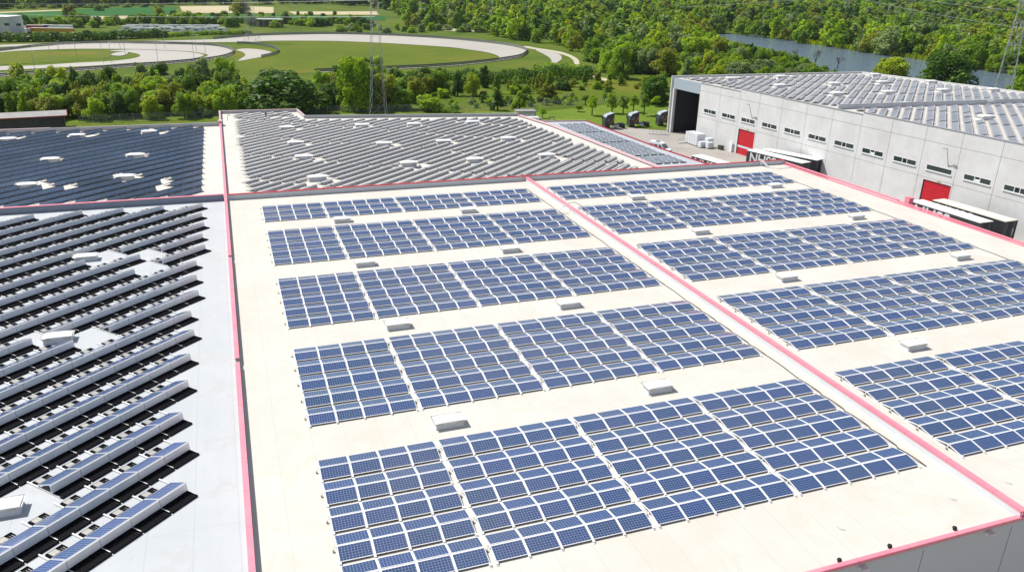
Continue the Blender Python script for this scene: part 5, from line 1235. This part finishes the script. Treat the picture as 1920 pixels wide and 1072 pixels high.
# reeds along the far shore
rv, rt_ = [], []
shore = [Vector((*p, 0)) for p in pxpoly([(1500,82),(1547,87),(1580,92),(1613,98),(1660,104),(1713,111),(1760,119),(1800,126),(1850,133),(1880,138),(1960,148)])]
for a, b in zip(shore[:-1], shore[1:]):
    for k in range(int((b-a).length*7)):
        p = a.lerp(b, r1.random()); off = (p-CAM); off.z = 0; off.normalize(); p = p+off*r1.uniform(-1, 9); hh = r1.uniform(1.2,2.8)
        s = .35; t = np.array([r1.uniform(-1,1), r1.uniform(-1,1), .2]); t /= np.linalg.norm(t); P0 = np.array([p.x, p.y, G+.1])
        rv.append([P0-t*s, P0+t*s, P0+t*s*.6+np.array([0,0,hh]), P0-t*s*.6+np.array([0,0,hh])]); rt_.append(r1.random())
o = place('reeds', cards_mesh('reeds', np.array(rv).reshape(-1,3), np.array(rt_), [LEAF['yellow']])); o['kind'] = 'stuff'
# bare trees at the near shore
def bare(px, pyb, pyt, label, seed):
    p = bp(px, pyb); dist = (p-CAM).dot(_f); h = at(px, pyt, dist).z-G; r = random.Random(seed); mb = MB()
    def br(a, d, L, rad, dep):
        b = a+d*L; m_ = (a+b)/2+Vector((r.uniform(-.06,.06), r.uniform(-.06,.06), 0))*L; mb.tube([a, m_, b], [rad, rad*.8, rad*.55], 5)
        if dep == 0: return
        for _ in range(4 if dep > 1 else 5):
            nd = (d+Vector((r.uniform(-.9,.9), r.uniform(-.9,.9), r.uniform(-.1,.6)))).normalized(); br(a.lerp(b, r.uniform(.5,1)), nd, L*r.uniform(.5,.75), rad*.5, dep-1)
    br(Vector((0,0,-.2)), Vector((.05,0,1)).normalized(), h*.42, .28, 3)
    tag(mb.obj('bare_tree', M['bark'], loc=(p.x, p.y, G)), label, 'tree', 'bare trees at the lake')
bare(1527,128,80,'leafless brown tree at the near lake shore, tallest one',1); bare(1490,122,84,'leafless brown tree at the near shore, left of tallest',2); bare(1570,130,96,'thin leafless tree at the near shore, right of tallest',3)

# ------------------------------------------------------------------ far place behind the left oval
q = bp(-20,66); t = thing('white_building', 'white flat roofed building at the left frame edge behind the hedge', 'building', (q.x, q.y, G), R(-15))
e = bp(23,66); wL = (e-q).length
MB().box((wL/2-9,8,4.6),(wL+18,16,9.2)).obj('wall', M['upstand'], t); MB().box((wL/2-9,8,9.3),(wL+18.4,16.4,.25)).obj('roof', M['troof'], t)
for k in range(3): MB().box((4+k*6,-.02,5.5),(2.5,.1,1.2)).obj('window', M['glass'], t)
def caravan(px, py, L, label, m='vanw', h=2.6, group='white caravans parked behind the left oval'):
    p = bp(px, py); t = thing('caravan', label, 'caravan', (p.x, p.y, G), R(random.uniform(-35,-5)), group)
    pr = [(-L/2,.5),(-L/2-.1,1.4),(-L/2+.4,h),(L/2-.3,h),(L/2,1.6),(L/2-.1,.5)]; n = len(pr)
    b = MB(); b.add([(a,-1.1,c) for a, c in pr]+[(a,1.1,c) for a, c in pr], [tuple(range(n)), tuple(range(2*n-1,n-1,-1))]+[(i,n+i,n+(i+1)%n,(i+1)%n) for i in range(n)])
    b.obj('body', M[m], t, fix=True)
    for s in (-1,1):
        MB().box((0,s*1.11,1.75),(L*.5,.03,.6)).obj('window', M['tglass'], t); wheel(t, (.2, s*.95, .33), .33, .22, 'Y')
    return t
for i in range(15):
    px = 243+i*12.4+random.uniform(-3,3); caravan(px, 61+random.uniform(-2,1.5)-(0 if px < 380 else 1), random.uniform(5,8), f"white caravan behind the left oval, {nth(i)} from left", h=random.uniform(2.5,3.2))
for i in range(7):
    px = 250+i*25; caravan(px, 56+random.uniform(-.5,.5), 8, f"white caravan in the back line, {nth(i)} from left", h=3.0)
def lorry(px, py, L, m, label, h=3.2):
    p = bp(px, py); t = thing('lorry', label, 'lorry', (p.x, p.y, G), R(-12), 'vehicles on the far depot yard')
    MB().box((0,0,1.0+(h-1)/2),(L,2.4,h-1)).obj('body', M[m], t); MB().box((0,0,h+.03),(L+.1,2.5,.08)).obj('roof', M['troof'], t)
    MB().box((-L/2-1.1,0,1.6),(1.8,2.3,2.2)).obj('cab', M['vanw'], t); MB().box((-L/2-2.0,0,2.0),(.06,2.0,.8)).obj('windscreen', M['tglass'], t)
    for xx in (-L/2-1, -L*.2, L*.35):
        for s in (-1,1): wheel(t, (xx, s*1.05, .5), .5, .3, 'Y')
lorry(68,58.5,9,'redp','red lorry with white roof on the far depot yard'); lorry(98,58,9,'bluep','blue lorry on the far depot yard'); lorry(118,58.5,11,'vanw','white box lorry on the far depot yard')
lorry(100,63.5,22,'yellow','long yellow lorry parked in front on the far depot yard',3.0); lorry(66,62.5,16,'upstand','long grey trailer beside the yellow lorry',2.4)
q = bp(507,51); t = thing('open_shelter', 'long white roofed open shelter beyond the far pylon', 'shelter', (q.x, q.y, G), R(-18))
MB().box((0,0,5.0),(17,6,.5)).obj('roof', M['troof'], t)
for k in range(5):
    for s in (-2.6,2.6): MB().box((-8+k*4,s,2.4),(.3,.3,4.8)).obj('post', M['steel'], t)
MB().box((0,2.7,2.0),(16.5,.2,3.8)).obj('wall', M['woodg'], t)

# ------------------------------------------------------------------ air
vm = bpy.data.materials.new('thin haze'); vm.use_nodes = True; vt = vm.node_tree; vt.nodes.clear()
vo_ = vt.nodes.new('ShaderNodeOutputMaterial'); pv = vt.nodes.new('ShaderNodeVolumePrincipled')
pv.inputs['Color'].default_value = (.80,.88,1,1); pv.inputs['Density'].default_value = .000045; pv.inputs['Anisotropy'].default_value = .3
vt.links.new(pv.outputs[0], vo_.inputs['Volume'])
hz_ = MB().box((1350, 1650, 15), (4540, 3940, 52)).obj('haze', vm); struct(hz_, 'stuff')
